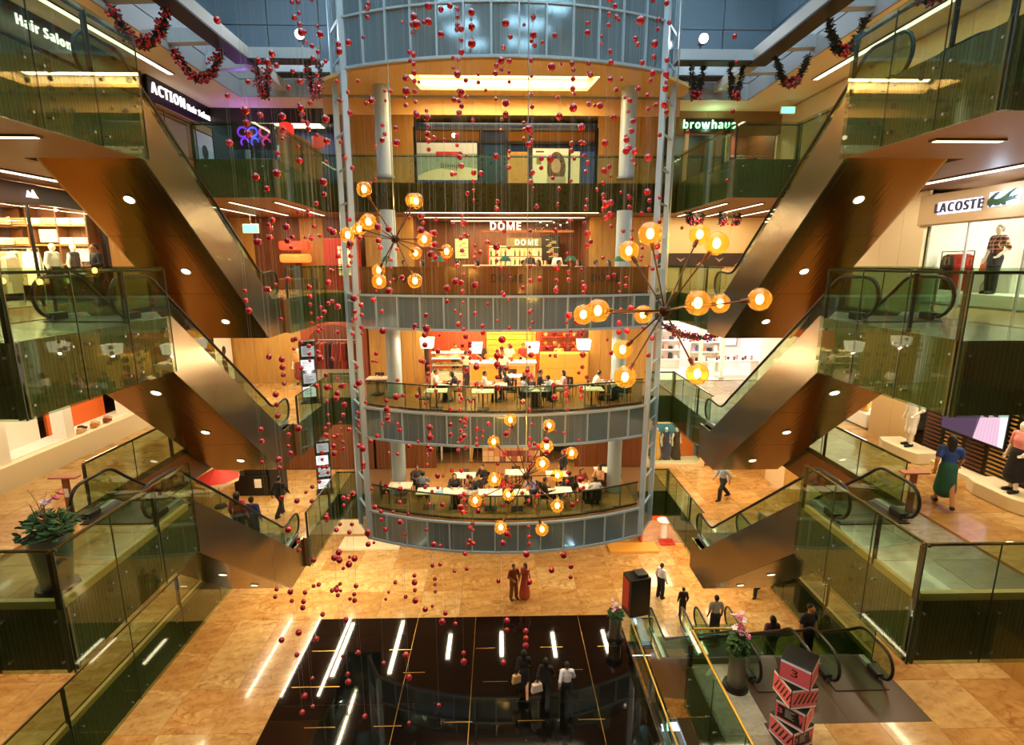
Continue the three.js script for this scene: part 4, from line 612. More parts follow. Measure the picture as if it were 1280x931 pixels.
{ const o = thing('display_table', 'white table with a bronze vase past the cream pier', 'table', [13.2, LV[2] + .03, 18.2]); part(o, 'table_body', rbx(.9, .5, 1.6, .03), M.white, 0, .25, 0); const v = thing('floor_vase', 'bronze vase with pink blossoms on the white table', 'vase', [13.0, LV[2] + .53, 17.9]); part(v, 'vase_body', lathe([[0, 0], [.14, .02], [.2, .2], [.12, .4], [.16, .5], [.13, .52]], 20), M.brass); for (let i = 0; i < 9; i++) part(v, 'blossom', sph(.07, 8, 6), paint(i % 3 ? '#d88aa0' : '#8a3a4c', .7), .16 * Math.cos(i * 2.4), .6 + .06 * (i % 4), .16 * Math.sin(i * 2.4)); }
panelWall('wall_right_cafe_far', 'white wall beyond the flower corner shop', 2, 'd', 12.8, 21, 25.3, 0, 3.3, 1.4, [M.white]);
panelWall('wall_right_cafe_near', 'dark wall before the slatted window', 2, 'd', 12.8, 4, 9.4, 0, 3.3, 1.5, [M.dark]);
panelWall('wall_right_diner', 'warm wood wall of the lowest gallery on the crocodile sign side', 1, 'd', 12.8, 4, 25.3, 0, 3.4, 1.7, [M.wood, beige]);
panelWall('wall_right_ground', 'cream wall of the ground floor on the crocodile sign side', 0, 'd', 17.0, 4, 27.5, 0, 3.4, 1.9, CR);
// ---------- far wall, depth 25.3 ----------
// top gallery
shopBox(4, -12.7, -7.2, 25.4, 28.6, { face: 'far', wall: std({ color: '#2c3a4c', roughness: .6 }), label: 'dark blue walls inside the neon shop', power: POWER.shop * .35, lamp: 'lit ceiling panel inside the neon shop', color: COOL });
{ const n = thing('neon_sign', 'purple and blue neon bubble sign above the neon shop rail', 'neon sign', [-11.3, LV[4] + 2.25, 25.35]); const nb = [[glow(.3, .05, .9), 0], [glow(.08, .12, 1.0), .45], [glow(.8, .05, .3), .95]]; for (const [m, x] of nb) { part(n, 'neon_loop', new THREE.TorusGeometry(.2, .045, 8, 20), m, x, .12, 0); part(n, 'neon_stroke', new THREE.TorusGeometry(.16, .04, 8, 16, 4), m, x + .06, -.3, 0); } part(n, 'back_board', rbx(1.9, 1.1, .05, .02), M.black, .45, -.05, -.08); const p = new THREE.PointLight(new THREE.Color(.5, .2, 1), 3); p.position.set(.4, 0, .3); n.add(p);
  for (const [x, y, r, c, nm] of [[-9.3, 2.45, .3, '#d02010', 'large round red lantern'], [-7.95, 1.95, .26, '#a03818', 'tall rust red lantern']]) { const l = thing('paper_lantern', `${nm} hanging at the neon shop`, 'lantern', [x, LV[4] + y, 25.2]); const g = glow(c === '#d02010' ? .8 : .25, .03, .015); part(l, 'lantern_shade', lathe([[.08, r], [.2, r * .86], [r, .2], [r, -.2], [.2, -r * .86], [.08, -r]].map(([a, b]) => [a, b]).reverse(), 18), g); part(l, 'cap', cyl(.09, .09, .05, 12), M.black, 0, r, 0); part(l, 'cord', rod([0, r, 0], [0, 3.3 - y, 0], .008), M.black); }
  const w = thing('orange_partition', 'slanted orange wooden partition in the neon shop', 'partition', [-8.4, LV[4], 25.3]); part(w, 'partition_board', prism([[-1.3, 0], [.5, 0], [.5, 1.75], [-1.3, 2.6]], .08, 'xy', .01), M.wood);
  panelWall('wall_far_top_left', 'dark header above the neon shop', 4, 'x', 25.35, -12.8, -7.1, 2.75, 3.35, 1.9, [M.dark]);
  const st = thing('shop_stand', 'pale blue display stand inside the neon shop', 'display stand', [-10.4, LV[4] + .03, 26.6]); for (const y of [.4, .9, 1.4]) part(st, 'shelf_board', bx(2.6, .05, .5), M.satin, 0, y, 0); for (const x of [-1.3, 0, 1.3]) part(st, 'upright', bx(.06, 1.9, .5), M.steel, x, .95, 0); part(st, 'lit_panel_screen', bx(1, .5, .03), glow(.5, .8, 1.3), .7, 1.75, .25); }
// bank in the middle
panelWall('wall_bank', 'honey wood wall panels around the bank window', 4, 'x', 26.1, -7.2, -3.85, 0, 3.3, 1.1, W_); panelWall('wall_bank_right', 'honey wood wall panels beside the blue bank panel', 4, 'x', 26.1, 4.6, 7.6, 0, 3.3, 1.0, W_);
panelWall('wall_bank_bulkhead', 'golden bulkhead panels above the bank window', 4, 'x', 23.75, -7.2, 7.6, 2.72, 3.42, 2.4, [std({ color: '#d6aa66', roughness: .45 })]);
{ const b = thing('bank_window', 'black framed bank shopfront with transom lights and door', 'shop front', [.37, LV[4], 26.1]);
  part(b, 'back_panel', bx(8.4, 3.0, .04), std({ color: '#1c3050', roughness: .15, metalness: .3 }), 0, 1.5, -.06); for (const y of [.06, 2.15, 2.72]) part(b, 'frame_bar', bx(8.5, .12, .12), M.black, 0, y, 0); for (const x of [-4.2, -1.15, 0, 1.1, 4.2]) part(b, 'frame_post', bx(.12, 2.8, .12), M.black, x, 1.4, 0);
  for (const [x, w] of [[-2.7, 2.9], [.5, 1.0], [2.6, 3]]) part(b, 'transom_pane', bx(w, .44, .03), std({ color: '#5a3a14', roughness: .1 }), x, 2.44, -.01); part(b, 'transom_lamp', sph(.1, 10, 8), M.spot, -2.4, 2.44, .05);
  part(b, 'door_leaf', bx(1.0, 2.0, .04), std({ color: '#18324c', roughness: .1 }), -.57, 1.06, .0); part(b, 'wood_leaf', bx(1.0, 1.7, .04), M.wood, .55, .9, .0);
  posterBoard('bank_poster', 'large landscape poster of people by a pale bay', 'poster', 2.75, 1.95, canvasTex(256, 176, (x, w, h) => { x.fillStyle = '#8a9aa4'; x.fillRect(0, 0, w, h); x.fillStyle = '#b9c6cc'; x.fillRect(0, 0, w, 40); x.fillStyle = '#b02020'; x.fillRect(80, 34, 110, 16); x.fillStyle = '#d5d0c4'; x.beginPath(); x.moveTo(0, 130); x.quadraticCurveTo(100, 80, 256, 100); x.lineTo(256, 150); x.lineTo(0, 150); x.fill(); x.fillStyle = '#2a2c30'; for (let i = 0; i < 12; i++) x.fillRect(100 + i * 8, 78 + (i * 37) % 9, 4, 22); x.fillStyle = '#26388c'; x.fillRect(0, 146, w, 30); }), [-2.35, LV[4] + 1.12, 25.98], 0);
  posterBoard('bank_poster', 'white poster with a dark haired portrait beside the blue panel', 'poster', 1.65, 1.75, canvasTex(192, 200, (x, w, h) => { x.fillStyle = '#e6e4de'; x.fillRect(0, 0, w, h); x.fillStyle = '#5c3a30'; x.beginPath(); x.ellipse(128, 100, 50, 84, 0, 0, 7); x.fill(); x.fillStyle = '#c9a08c'; x.beginPath(); x.ellipse(126, 86, 26, 36, 0, 0, 7); x.fill(); x.fillStyle = '#b4a8a4'; x.fillRect(80, 140, 100, 60); x.fillStyle = '#8a6a3a'; x.fillRect(20, 40, 26, 40); x.fillStyle = '#333'; x.fillRect(16, 12, 44, 8); }), [2.42, LV[4] + 1.0, 25.98], 0);
  const pb = thing('hanging_banner', 'narrow white and blue hanging panels beside the portrait poster', 'panel', [3.9, LV[4] + .95, 25.97]); part(pb, 'panel_board', bx(.42, 1.6, .04), M.white, -.33, 0, 0); part(pb, 'panel_board', bx(.62, 1.6, .04), std({ color: '#24409a', roughness: .4 }), .25, 0, 0);
}
// eyebrow bar and clothes shop
{ panelWall('wall_far_top_right', 'tan header and piers of the eyebrow bar', 4, 'x', 25.35, 7.7, 12.8, 2.35, 3.35, 1.7, [std({ color: '#8a6a44', roughness: .6 })]); for (const x of [7.8, 8.5, 10.4, 12.7]) wallRun('wall_pier', 'tan shopfront pier of the top gallery', [[beige, .16, 2.4, .16, x, LV[4] + 1.2, 25.35]]);
  const sg = thing('shop_sign', 'dark sign with lit green letters browhaus', 'sign', [9.45, LV[4] + 2.72, 25.25]); part(sg, 'board', rbx(2.2, .6, .06, .01), M.black); letters(sg, 'browhaus', .34, .03, glow(.75, 1.9, .95), 0, -.12, .04); const p = new THREE.PointLight(new THREE.Color(.5, 1, .6), 1.5); p.position.set(0, 0, .4); sg.add(p);
  shopBox(4, 7.7, 10.4, 25.5, 28.4, { face: 'far', wall: std({ color: '#3a4c4a', roughness: .6 }), label: 'dark green walls inside the eyebrow bar', power: POWER.shop * .5, lamp: 'lit ceiling panel inside the eyebrow bar', color: WARM2 }); shopBox(4, 10.5, 12.7, 25.5, 28.4, { face: 'far', wall: M.darkwood, label: 'brown walls inside the upper clothes shop', power: POWER.shop, lamp: 'lit ceiling panel inside the upper clothes shop', color: WARM2 });
  const rk = thing('clothes_rail', 'steel clothes rail in the upper clothes shop beside the eyebrow bar', 'clothes rail', [11.6, LV[4] + .03, 26.2]); part(rk, 'bar', rod([-1, 1.6, 0], [1, 1.6, 0], .018), M.steel); for (const x of [-1, 1]) part(rk, 'stand', rod([x, 0, 0], [x, 1.6, 0], .018), M.steel);
  [['#28323c', 'dark blue'], ['#1c1a1c', 'black'], ['#9fb4b8', 'pale blue'], ['#a8bcc0', 'pale grey blue'], ['#b0281c', 'red'], ['#2a2420', 'dark brown'], ['#c8a050', 'mustard']].forEach(([c, n], i) => hangGarment(10.75 + i * .27, LV[4] + 1.6, 26.2, .3, c, `${n} garment hanging on the upper clothes shop rail`));
  const ex = thing('exit_sign', 'small lit green exit sign under the top gallery ceiling', 'exit sign', [12.1, LV[4] + 2.95, 23.6]); part(ex, 'box', rbx(.62, .3, .08, .01), M.white); part(ex, 'sign_face', bx(.56, .24, .02), glow(.35, 1.5, .9), 0, 0, .04); part(ex, 'hanger', rod([0, .15, 0], [0, .42, 0], .012), M.steel); }
{ const ex = thing('exit_sign', 'lit green exit sign hanging near the red lamp display', 'exit sign', [-11.0, LV[3] + 2.7, 24.6]); part(ex, 'box', rbx(.7, .4, .08, .01), M.white); part(ex, 'sign_face', bx(.64, .34, .02), glow(.3, 1.5, .8), 0, 0, .04); part(ex, 'hanger', rod([0, .2, 0], [0, .6, 0], .012), M.steel); }
// bar gallery far corners
panelWall('wall_far_bar_left', 'wood and brown panels behind the red lamp display', 3, 'x', 26.4, -12.8, -6.2, 0, 3.3, 1.1, [M.wood, M.darkwood, M.darkwood]);
{ const d = thing('red_display', 'glowing red and orange sofa shaped lamp display', 'display', [-9.5, LV[3], 25.6]); part(d, 'display_base', rbx(1.7, .5, .6, .06), M.darkwood, 0, .25, 0); part(d, 'red_lamp', rbx(1.4, .42, .4, .12), glow(1.3, .07, .02), 0, 2.0, 0); part(d, 'orange_lamp', rbx(1.4, .4, .4, .12), glow(1.4, .3, .04), 0, 1.42, 0); part(d, 'stem', cyl(.04, .04, 1.3, 10), M.dark, 0, .9, -.1); const p = new THREE.PointLight(new THREE.Color(1, .35, .12), 1.5); p.position.set(0, 1.7, .5); d.add(p);
  const r = thing('red_cabinet', 'red cabinet with a lit lattice front near the tower', 'cabinet', [-7.2, LV[3], 25.2]); part(r, 'cabinet_body', rbx(1.6, 2.3, .4, .03), redM, 0, 1.15, 0); part(r, 'lit_lattice_lamp', bx(.7, 1.3, .03), glow(1.3, .95, .4), .2, 1.3, .2); for (let i = 0; i < 4; i++) part(r, 'lattice_bar', bx(.7, .03, .03), redM, .2, .8 + i * .33, .23); for (const x of [-.03, .2, .43]) part(r, 'lattice_bar', bx(.03, 1.3, .03), redM, x, 1.3, .23);
  part(r, 'counter_shelf', bx(1.7, .06, .55), M.darkwood, 0, .9, .1); }
panelWall('wall_far_bar_right', 'cream wall with a dark chevron band on the bar gallery', 3, 'x', 25.6, 7.2, 12.8, 0, 3.3, 1.85, [std({ color: '#e6c892', roughness: .65 })]);
{ const b = thing('chevron_band', 'dark brown wall band with pale chevrons on the cream wall', 'wall band', [10, LV[3] + 1.35, 25.5]); part(b, 'band_board', bx(5.4, .62, .06), std({ color: '#3a2820', roughness: .6 }), 0, 0, 0); for (let i = 0; i < 6; i++) part(b, 'chevron', prism([[-.22, 0], [0, .2], [.22, 0], [.0, .08]], .03, 'xy'), std({ color: '#a98c78', roughness: .6 }), -2.3 + i * .92, i % 2 ? .1 : -.3, .03, 0, 0, i % 2 ? Math.PI : 0); }
// cafe gallery far corners
{ const s = shopBox(2, -12.7, -6.3, 25.4, 28.6, { face: 'far', wall: std({ color: '#5a2416', roughness: .6 }), label: 'rust red walls inside the red clothes shop', power: POWER.shop * .5, lamp: 'lit ceiling panel inside the red clothes shop', color: WARM });
  panelWall('wall_far_cafe_left', 'wood header and pier of the red clothes shop', 2, 'x', 25.35, -12.8, -9.4, 0, 3.3, 1.1, W_);
  const a = thing('arch_portal', 'rounded rust red portal of the red clothes shop', 'portal', [-7.85, LV[2], 25.3]); const c = []; for (let i = 0; i <= 12; i++) { const t = Math.PI - Math.PI * i / 12; c.push([1.5 * Math.cos(t), 1.7 + 1.3 * Math.sin(t)]); } const sh = new THREE.Shape([[-1.55, 0], [-1.55, 3.3], [1.55, 3.3], [1.55, 0], [1.35, 0], ...c.slice().reverse().map(p => [p[0] * .9, p[1] * .95]), [-1.35, 0]].map(p => new THREE.Vector2(...p))); part(a, 'portal_board', prismShape(sh, .12, 'xy', .01), std({ color: '#8a3a1c', roughness: .55 }));
  const rk = thing('clothes_rail', 'steel clothes rail in the red clothes shop', 'clothes rail', [-7.8, LV[2] + .03, 26.4]); part(rk, 'bar', rod([-1.2, 1.9, 0], [1.2, 1.9, 0], .02), M.steel); for (const x of [-1.2, 1.2]) part(rk, 'stand', rod([x, 0, 0], [x, 1.9, 0], .02), M.steel); const cc = ['#7a1c14', '#a8301c', '#5a1810', '#2a1410', '#8a2a18']; for (let i = 0; i < 12; i++) hangGarment(-8.9 + i * .2, LV[2] + 1.9, 26.4, .9, cc[i % 5], `${['maroon', 'brick red', 'dark maroon', 'near black', 'rust red'][i % 5]} garment on the rail of the red clothes shop`, 'garments in the red clothes shop', 1.3);
  person('dress', 'tan mannequin with red trim at the red shop portal', [-9.5, LV[2] + .02, 24.9], .2, { top: '#c8905c', bot: '#7a2818', skin: 'mann', hair: null, lower: 'skirt' }, { name: 'mannequin', cat: 'mannequin' }); }
// white store
shopBox(2, 7.7, 13.4, 25.4, 28.8, { face: 'far', wall: std({ color: '#f4eef0', roughness: .6 }), label: 'bright white walls of the white store', floor: M.white, power: POWER.shop * .45, lamp: 'large lit ceiling panel of the white store', color: new THREE.Color().setRGB(1, .9, .93) });
{ let q = 0; const pc = ['#c85a50', '#30303a', '#e8a0a0', '#5a78b0', '#d8b040', '#8a3040', '#f0f0f0', '#486848', '#e0907a', '#202428', '#b89ac0', '#e6d6c8'];
  for (const [x0, d, n, rows] of [[8.7, 28.2, 7, 4], [10.8, 27.4, 5, 3]]) { const s = thing('white_shelf', x0 < 9 ? 'white wall shelves of bright goods in the white store' : 'lower white shelves of small goods in the white store', 'shelf', [x0, LV[2] + .03, d]); const w = n * .3 + .1; for (let r = 0; r < rows; r++) part(s, 'shelf_board', bx(w, .05, .4), M.white, 0, .55 + r * .52, 0); for (const x of [-w / 2, w / 2]) part(s, 'upright', bx(.05, .55 + rows * .52, .42), M.white, x, (.55 + rows * .52) / 2, 0); part(s, 'back_panel', bx(w, .55 + rows * .52, .03), M.white, 0, (.55 + rows * .52) / 2, -.21);
    for (let r = 0; r < rows; r++) for (let i = 0; i < n; i++) { const X = x0 - w / 2 + .2 + i * .3, Y = LV[2] + .608 + r * .52, c = pc[(q * 5 + r) % 12]; q++; if ((i + r) % 3 === 0) bag(X, Y, d + .06, 0, c, 'small bright bag on the white store shelves', 'goods on the white store shelves', .62); else single('shop_box', 'small bright box on the white store shelves', 'box', rbx(.2, [.26, .18, .32][(i + r) % 3], .16, .015), paint(c, .5), [X, Y + [.13, .09, .16][(i + r) % 3], d - .02], 0, 'goods on the white store shelves'); } }
  const tb = thing('display_table', 'long white display table in the white store', 'table', [11.9, LV[2] + .03, 26.2]); part(tb, 'table_top', rbx(2.4, .06, .8, .02), M.white, 0, .82, 0); for (const x of [-1.1, 1.1]) part(tb, 'leg', bx(.08, .8, .7), M.white, x, .4, 0);
  for (let i = 0; i < 9; i++) single('display_item', `small ${['black', 'brown', 'pink'][i % 3]} trinket on the long white display table`, 'trinket', lathe([[0, 0], [.06, 0], [.05, .05], [.07, .1 + (i % 3) * .05], [.02, .14 + (i % 3) * .05], [0, .15 + (i % 3) * .05]], 10), paint(['#2a2224', '#8a5a3a', '#d8a0a0'][i % 3], .4), [11 + i * .22, LV[2] + .88, 26.1 + (i % 2) * .2], 0, 'trinkets on the display table');
  posterBoard('number_board', 'white wall board with the thin number 40', 'sign', 1.9, 1.3, canvasTex(192, 128, (x, w, h) => { x.fillStyle = '#f6f0f4'; x.fillRect(0, 0, w, h); x.fillStyle = '#1c1a1c'; x.font = '76px sans-serif'; x.fillText('40', 44, 90); }), [12.1, LV[2] + 1.9, 28.6], 0);
  for (const x of [9.9, 11]) { const o = thing('white_post', 'slim white shopfront post of the white store', 'post', [x, LV[2] + .03, 25.5], 0, 'white store posts'); part(o, 'post_shaft', bx(.14, 3.1, .14), M.white, 0, 1.55, 0); part(o, 'post_base', bx(.2, .1, .2), M.satin, 0, .05, 0); } }
// lowest gallery far corners
panelWall('wall_far_diner_left', 'dark brown panels behind the stacked black furniture', 1, 'x', 25.4, -12.8, -6.3, 0, 3.4, 1.1, [M.darkwood]);
{ panelWall('wall_far_diner_right', 'tan panels around the dress window', 1, 'x', 25.6, 10.4, 12.8, 0, 3.4, 1.2, [orange, M.wood]);
  const w = thing('dress_window', 'round cornered lit shop window with dressed mannequins', 'shop window', [8.9, LV[1], 25.4]); const o = new THREE.Shape([[-1.5, 0], [1.5, 0], [1.5, 2.6], [-1.5, 2.6]].map(p => new THREE.Vector2(...p))); const h = new THREE.Path(); h.moveTo(-1.2, .15); h.lineTo(1.1, .15); h.quadraticCurveTo(1.3, .15, 1.3, .4); h.lineTo(1.3, 2.1); h.quadraticCurveTo(1.3, 2.3, 1.1, 2.3); h.lineTo(-1.4, 2.3); h.lineTo(-1.4, .15); o.holes.push(h); part(w, 'window_frame', prismShape(o, .14, 'xy', .01), beige); part(w, 'window_back', bx(3, 2.6, .05), std({ color: '#3f7f9c', roughness: .6 }), 0, 1.3, -1.0); part(w, 'window_floor', bx(3, .1, 1), M.cream, 0, .1, -.5); part(w, 'glass_pane', bx(2.7, 2.2, .012), M.clear, 0, 1.22, .05); part(w, 'orange_panel', bx(.8, 2.2, .04), orange, .95, 1.2, -.95); part(w, 'header', bx(3, .8, .1), M.dark, 0, 3.0, 0);
  stripLamp(8.9, LV[1] + 2.55, 25.9, 2, .1, 'lamp strip in the dress window', 30, WARM2, 'dress window lamps');
  [['#d8901c', 8.1, 'mustard'], ['#1c2250', 8.6, 'navy'], ['#0f0e12', 9.15, 'long black']].forEach(([c, x, n]) => person('dress', `mannequin in a ${n} dress in the dress window`, [x, LV[1] + .15, 25.95], .3, { top: c, gown: true, skin: 'mann', hair: null }, { name: 'mannequin', cat: 'mannequin' })); }
// ground floor far wall
panelWall('wall_far_ground', 'cream ground floor wall below the tower', 0, 'x', 27.4, -15.9, 7.6, 0, 3.4, 1.9, CR); panelWall('wall_far_ground_right', 'tan ground floor wall beyond the basement escalators', 0, 'x', 27.4, 10.4, 17, 0, 3.4, 1.9, [beige]);
shopBox(0, 7.6, 10.4, 26, 28.6, { face: 'far', wall: orange, label: 'orange walls of the small ground floor shop', power: POWER.shop, lamp: 'lit ceiling panel of the small orange shop', color: WARM });
{ const o = thing('pedestal_display', 'white bowl display with a red mat in the orange shop', 'display', [9.0, .03, 26.6]); part(o, 'pedestal', cyl(.16, .22, .8, 16), M.white, 0, .4, 0); part(o, 'bowl', lathe([[0, .8], [.2, .82], [.4, .98], [.36, .98], [.18, .86], [0, .84]], 20), M.white); part(o, 'red_mat', bx(.8, .02, .6), redM, 0, .01, .6);
  const st = thing('ground_step', 'long low cream step under the tower', 'step', [-6.9, .0, 26.2]); part(st, 'step_body', rbx(3.2, .16, 1.2, .02), M.cream, 0, .08, 0); const st2 = thing('ground_step', 'low amber step in front of the orange shop', 'step', [7.0, 0, 25.4]); part(st2, 'step_body', rbx(2.6, .14, .9, .02), std({ color: '#d89a3c', roughness: .5 }), 0, .07, 0); }
// ---------- the bar (bar gallery, inside the tower) ----------
panelWall('wall_bar_left', 'honey wood pier beside the bar', 3, 'x', 25.5, -6.2, -3.95, 0, 3.3, .56, W_); panelWall('wall_bar_right', 'honey wood pier beside the bar, white store side', 3, 'x', 25.5, 4.25, 7.2, 0, 3.3, .6, W_);
panelWall('wall_bar_back', 'dark brown panelled back wall of the bar', 3, 'x', 28.8, -4, 4.3, 0, 3.3, .7, [M.darkwood]);
wallRun('wall_bar_side', 'dark brown side walls of the bar', [[M.darkwood, .1, 3.3, 3.3, -4, LV[3] + 1.65, 27.15], [M.darkwood, .1, 3.3, 3.3, 4.3, LV[3] + 1.65, 27.15]]);
stripLamp(.15, LV[3] + 3.27, 22.8, 8, .16, 'lamp strip over the bar guests', POWER.cafe * .8, WARM2, 'bar lamps'); stripLamp(.15, LV[3] + 3.27, 25.2, 7.6, .22, 'long lit cove strip across the front of the bar', POWER.cafe * 1.4, WARM, 'bar lamps'); stripLamp(.15, LV[3] + 3.27, 27.2, 5, .3, 'inner lamp strip over the bar counter', POWER.cafe * 1.4, WARM, 'bar lamps');
{ const s = thing('bar_sign', 'pink white lit letters DOME on a dark beam over the bar', 'sign', [.33, LV[3] + 2.72, 25.65]); part(s, 'beam', bx(4.4, .1, .12), M.darkwood, 1, -.06, 0); letters(s, 'DOME', .36, .05, glow(1.7, 1.05, .95), 0, 0, .02);
  const s2 = thing('bar_sign', 'small cream letters DOME on the lit bottle shelf', 'sign', [1.35, LV[3] + 2.25, 28.3]); part(s2, 'plate', rbx(1.9, .46, .05, .01), paint('#6a6038', .6)); letters(s2, 'DOME', .3, .03, glow(1.3, 1.1, .6), .1, -.14, .03);
  const sh = thing('bottle_shelf', 'back bar shelf lit from behind', 'shelf', [1.0, LV[3], 28.45]); for (const y of [1.1, 1.55, 2.0]) part(sh, 'shelf_board', bx(3.1, .04, .3), M.darkwood, 0, y, 0); part(sh, 'lit_back_lamp', bx(3.0, 1.0, .03), glow(1.3, .75, .25), 0, 1.6, -.16); for (const x of [-1.55, 1.55]) part(sh, 'upright', bx(.06, 2.4, .34), redM, x, 1.2, 0); part(sh, 'base_cabinet', rbx(3.1, 1.0, .4, .02), M.darkwood, 0, .5, 0);
  const bt = cached('bottle', () => lathe([[0, 0], [.045, 0], [.045, .2], [.018, .27], [.018, .34], [0, .34]], 10)); const bc = ['#3a5a20', '#8a4a14', '#c8a850', '#5a1c14', '#d8d0b0'], bn = ['green', 'amber', 'golden', 'dark red', 'clear pale'];
  for (const y of [1.12, 1.57]) for (let i = 0; i < 12; i++) single('bottle', `${bn[i % 5]} bottle on the ${y > 1.3 ? 'upper' : 'lower'} board of the lit back bar shelf`, 'bottle', bt, paint(bc[i % 5], .15), [-.4 + i * .25, LV[3] + y, 28.4], 0, 'bottles on the back bar');
  const ct = thing('bar_counter', 'long dark wooden bar counter with a pale top', 'counter', [.8, LV[3], 27.0]); part(ct, 'counter_body', rbx(5, 1.05, .6, .02), M.darkwood, 0, .53, 0); part(ct, 'counter_top', rbx(5.2, .06, .8, .02), M.cream, 0, 1.09, 0); for (let i = 0; i < 6; i++) part(ct, 'front_panel', bx(.74, .8, .03), M.wood, -2.1 + i * .84, .52, .31);
  for (const [x, w, h, nm, c1, c2] of [[-1.95, .7, 1.0, 'framed green picture on the brown bar wall', '#d8d8a0', '#4a7a2c'], [2.7, .85, 1.15, 'dark framed chalk menu beside the bottle shelf', '#24221c', '#d8c890']]) posterBoard('framed_picture', nm, 'picture', w, h, canvasTex(64, 96, (q, W, H) => { q.fillStyle = c1; q.fillRect(0, 0, W, H); q.fillStyle = c2; for (let i = 0; i < 12; i++) q.fillRect(12 + (i * 23) % 30, 10 + i * 6.5, 12 + (i * 7) % 20, 3); }), [x, LV[3] + 1.95, x < 0 ? 28.7 : 28.2], 0);
  const ch = thing('glass_rack', 'hanging rack of shining glasses above the bar counter', 'glass rack', [2.6, LV[3] + 2.7, 26.4]); part(ch, 'rack_frame', bx(1.7, .05, .5), M.dark, 0, .35, 0); for (const x of [-.7, .7]) part(ch, 'rack_hanger', rod([x, .35, 0], [x, .6, 0], .012), M.dark); const gl = cached('wineglass', () => lathe([[.05, .3], [.05, .29], [.008, .27], [.008, .14], [.06, .08], [.05, 0]], 10)); for (let i = 0; i < 12; i++) part(ch, 'wine_glass', gl, M.clear, -.75 + (i % 6) * .3, .03, i < 6 ? -.12 : .12);
  for (let i = 0; i < 5; i++) { const l = thing('bar_spot', 'small glowing bulb above the glass rack', 'lamp', [2.0 + i * .32, LV[3] + 3.1 - (i % 2) * .12, 26.2], 0, 'bar bulbs'); part(l, 'bulb', sph(.035, 8, 6), M.spot); part(l, 'cord', rod([0, .02, 0], [0, .3, 0], .006, 5), M.black); }
  for (const [x, nm] of [[-4.35, 'at the red shop column'], [-2.3, 'beside the wood pier'], [.24, 'in the middle of the bar rail'], [2.75, 'before the glass rack'], [4.75, 'at the white store column']]) { const d = TCD - Math.sqrt((TR - .85) ** 2 - (x - TCX) ** 2) + .1, l = thing('table_lamp', `green shaded table lamp ${nm}`, 'table lamp', [x, LV[3], d]); part(l, 'stand_table', cyl(.22, .22, .03, 20), M.darkwood, 0, .72, 0); part(l, 'table_stem', cyl(.03, .04, .7, 10), M.dark, 0, .36, 0); part(l, 'table_foot', cyl(.18, .2, .03, 18), M.dark, 0, .015, 0); part(l, 'lamp_base', cyl(.07, .09, .04, 14), M.brass, 0, .76, 0); part(l, 'lamp_stem', cyl(.015, .015, .5, 8), M.brass, 0, 1.02, 0); part(l, 'lamp_shade', cyl(.11, .25, .2, 20, true), phy({ color: '#0f5a44', transmission: .25, thickness: 0, roughness: .9, side: THREE.DoubleSide }), 0, 1.36, 0); part(l, 'bulb', sph(.05, 10, 8), M.spot, 0, 1.32, 0); const p = new THREE.PointLight(WARM, 2.2); p.position.set(0, 1.2, 0); l.add(p); }
}
// ---------- cafe (cafe gallery) ----------
panelWall('wall_cafe_left', 'honey wood wall beside the bakery case', 2, 'x', 25.2, -6.2, -3.6, 0, 3.3, .55, W_); panelWall('wall_cafe_right', 'honey wood wall beside the yellow counter', 2, 'x', 25.2, 4.3, 7.2, 0, 3.3, .6, W_);
panelWall('wall_cafe_orange', 'orange red back wall behind the bakery case', 2, 'x', 27.6, -3.7, -.7, 0, 3.3, .75, [std({ color: '#c8481c', roughness: .55 })]); panelWall('wall_cafe_kitchen', 'orange kitchen wall behind the yellow counter', 2, 'x', 27.6, 1.95, 4.4, 0, 3.3, .8, [std({ color: '#c25a1e', roughness: .5 })]);
{ const s = struct('wall_cafe_slats', 'yellow wall of wide horizontal slats behind the baristas', 'wall'); for (let i = 0; i < 11; i++) part(s, 'slat', rbx(2.6, .27, .08, .01), yellow, .63, LV[2] + .16 + i * .29, -27.6); }
stripLamp(-1.7, LV[2] + 3.27, 24.6, 3.4, .3, 'warm ceiling strip over the bakery case', POWER.cafe * 1.5, WARM, 'cafe ceiling strips'); stripLamp(2.4, LV[2] + 3.27, 24.6, 3.4, .3, 'warm ceiling strip over the yellow counter', POWER.cafe * 1.5, WARM, 'cafe ceiling strips'); stripLamp(.3, LV[2] + 3.27, 21.6, 7, .16, 'warm ceiling strip over the cafe tables', POWER.cafe * 1.1, WARM2, 'cafe ceiling strips'); stripLamp(.3, LV[2] + 3.27, 26.6, 6, .2, 'warm ceiling strip over the cafe kitchen', POWER.cafe * 1.5, WARM, 'cafe ceiling strips');
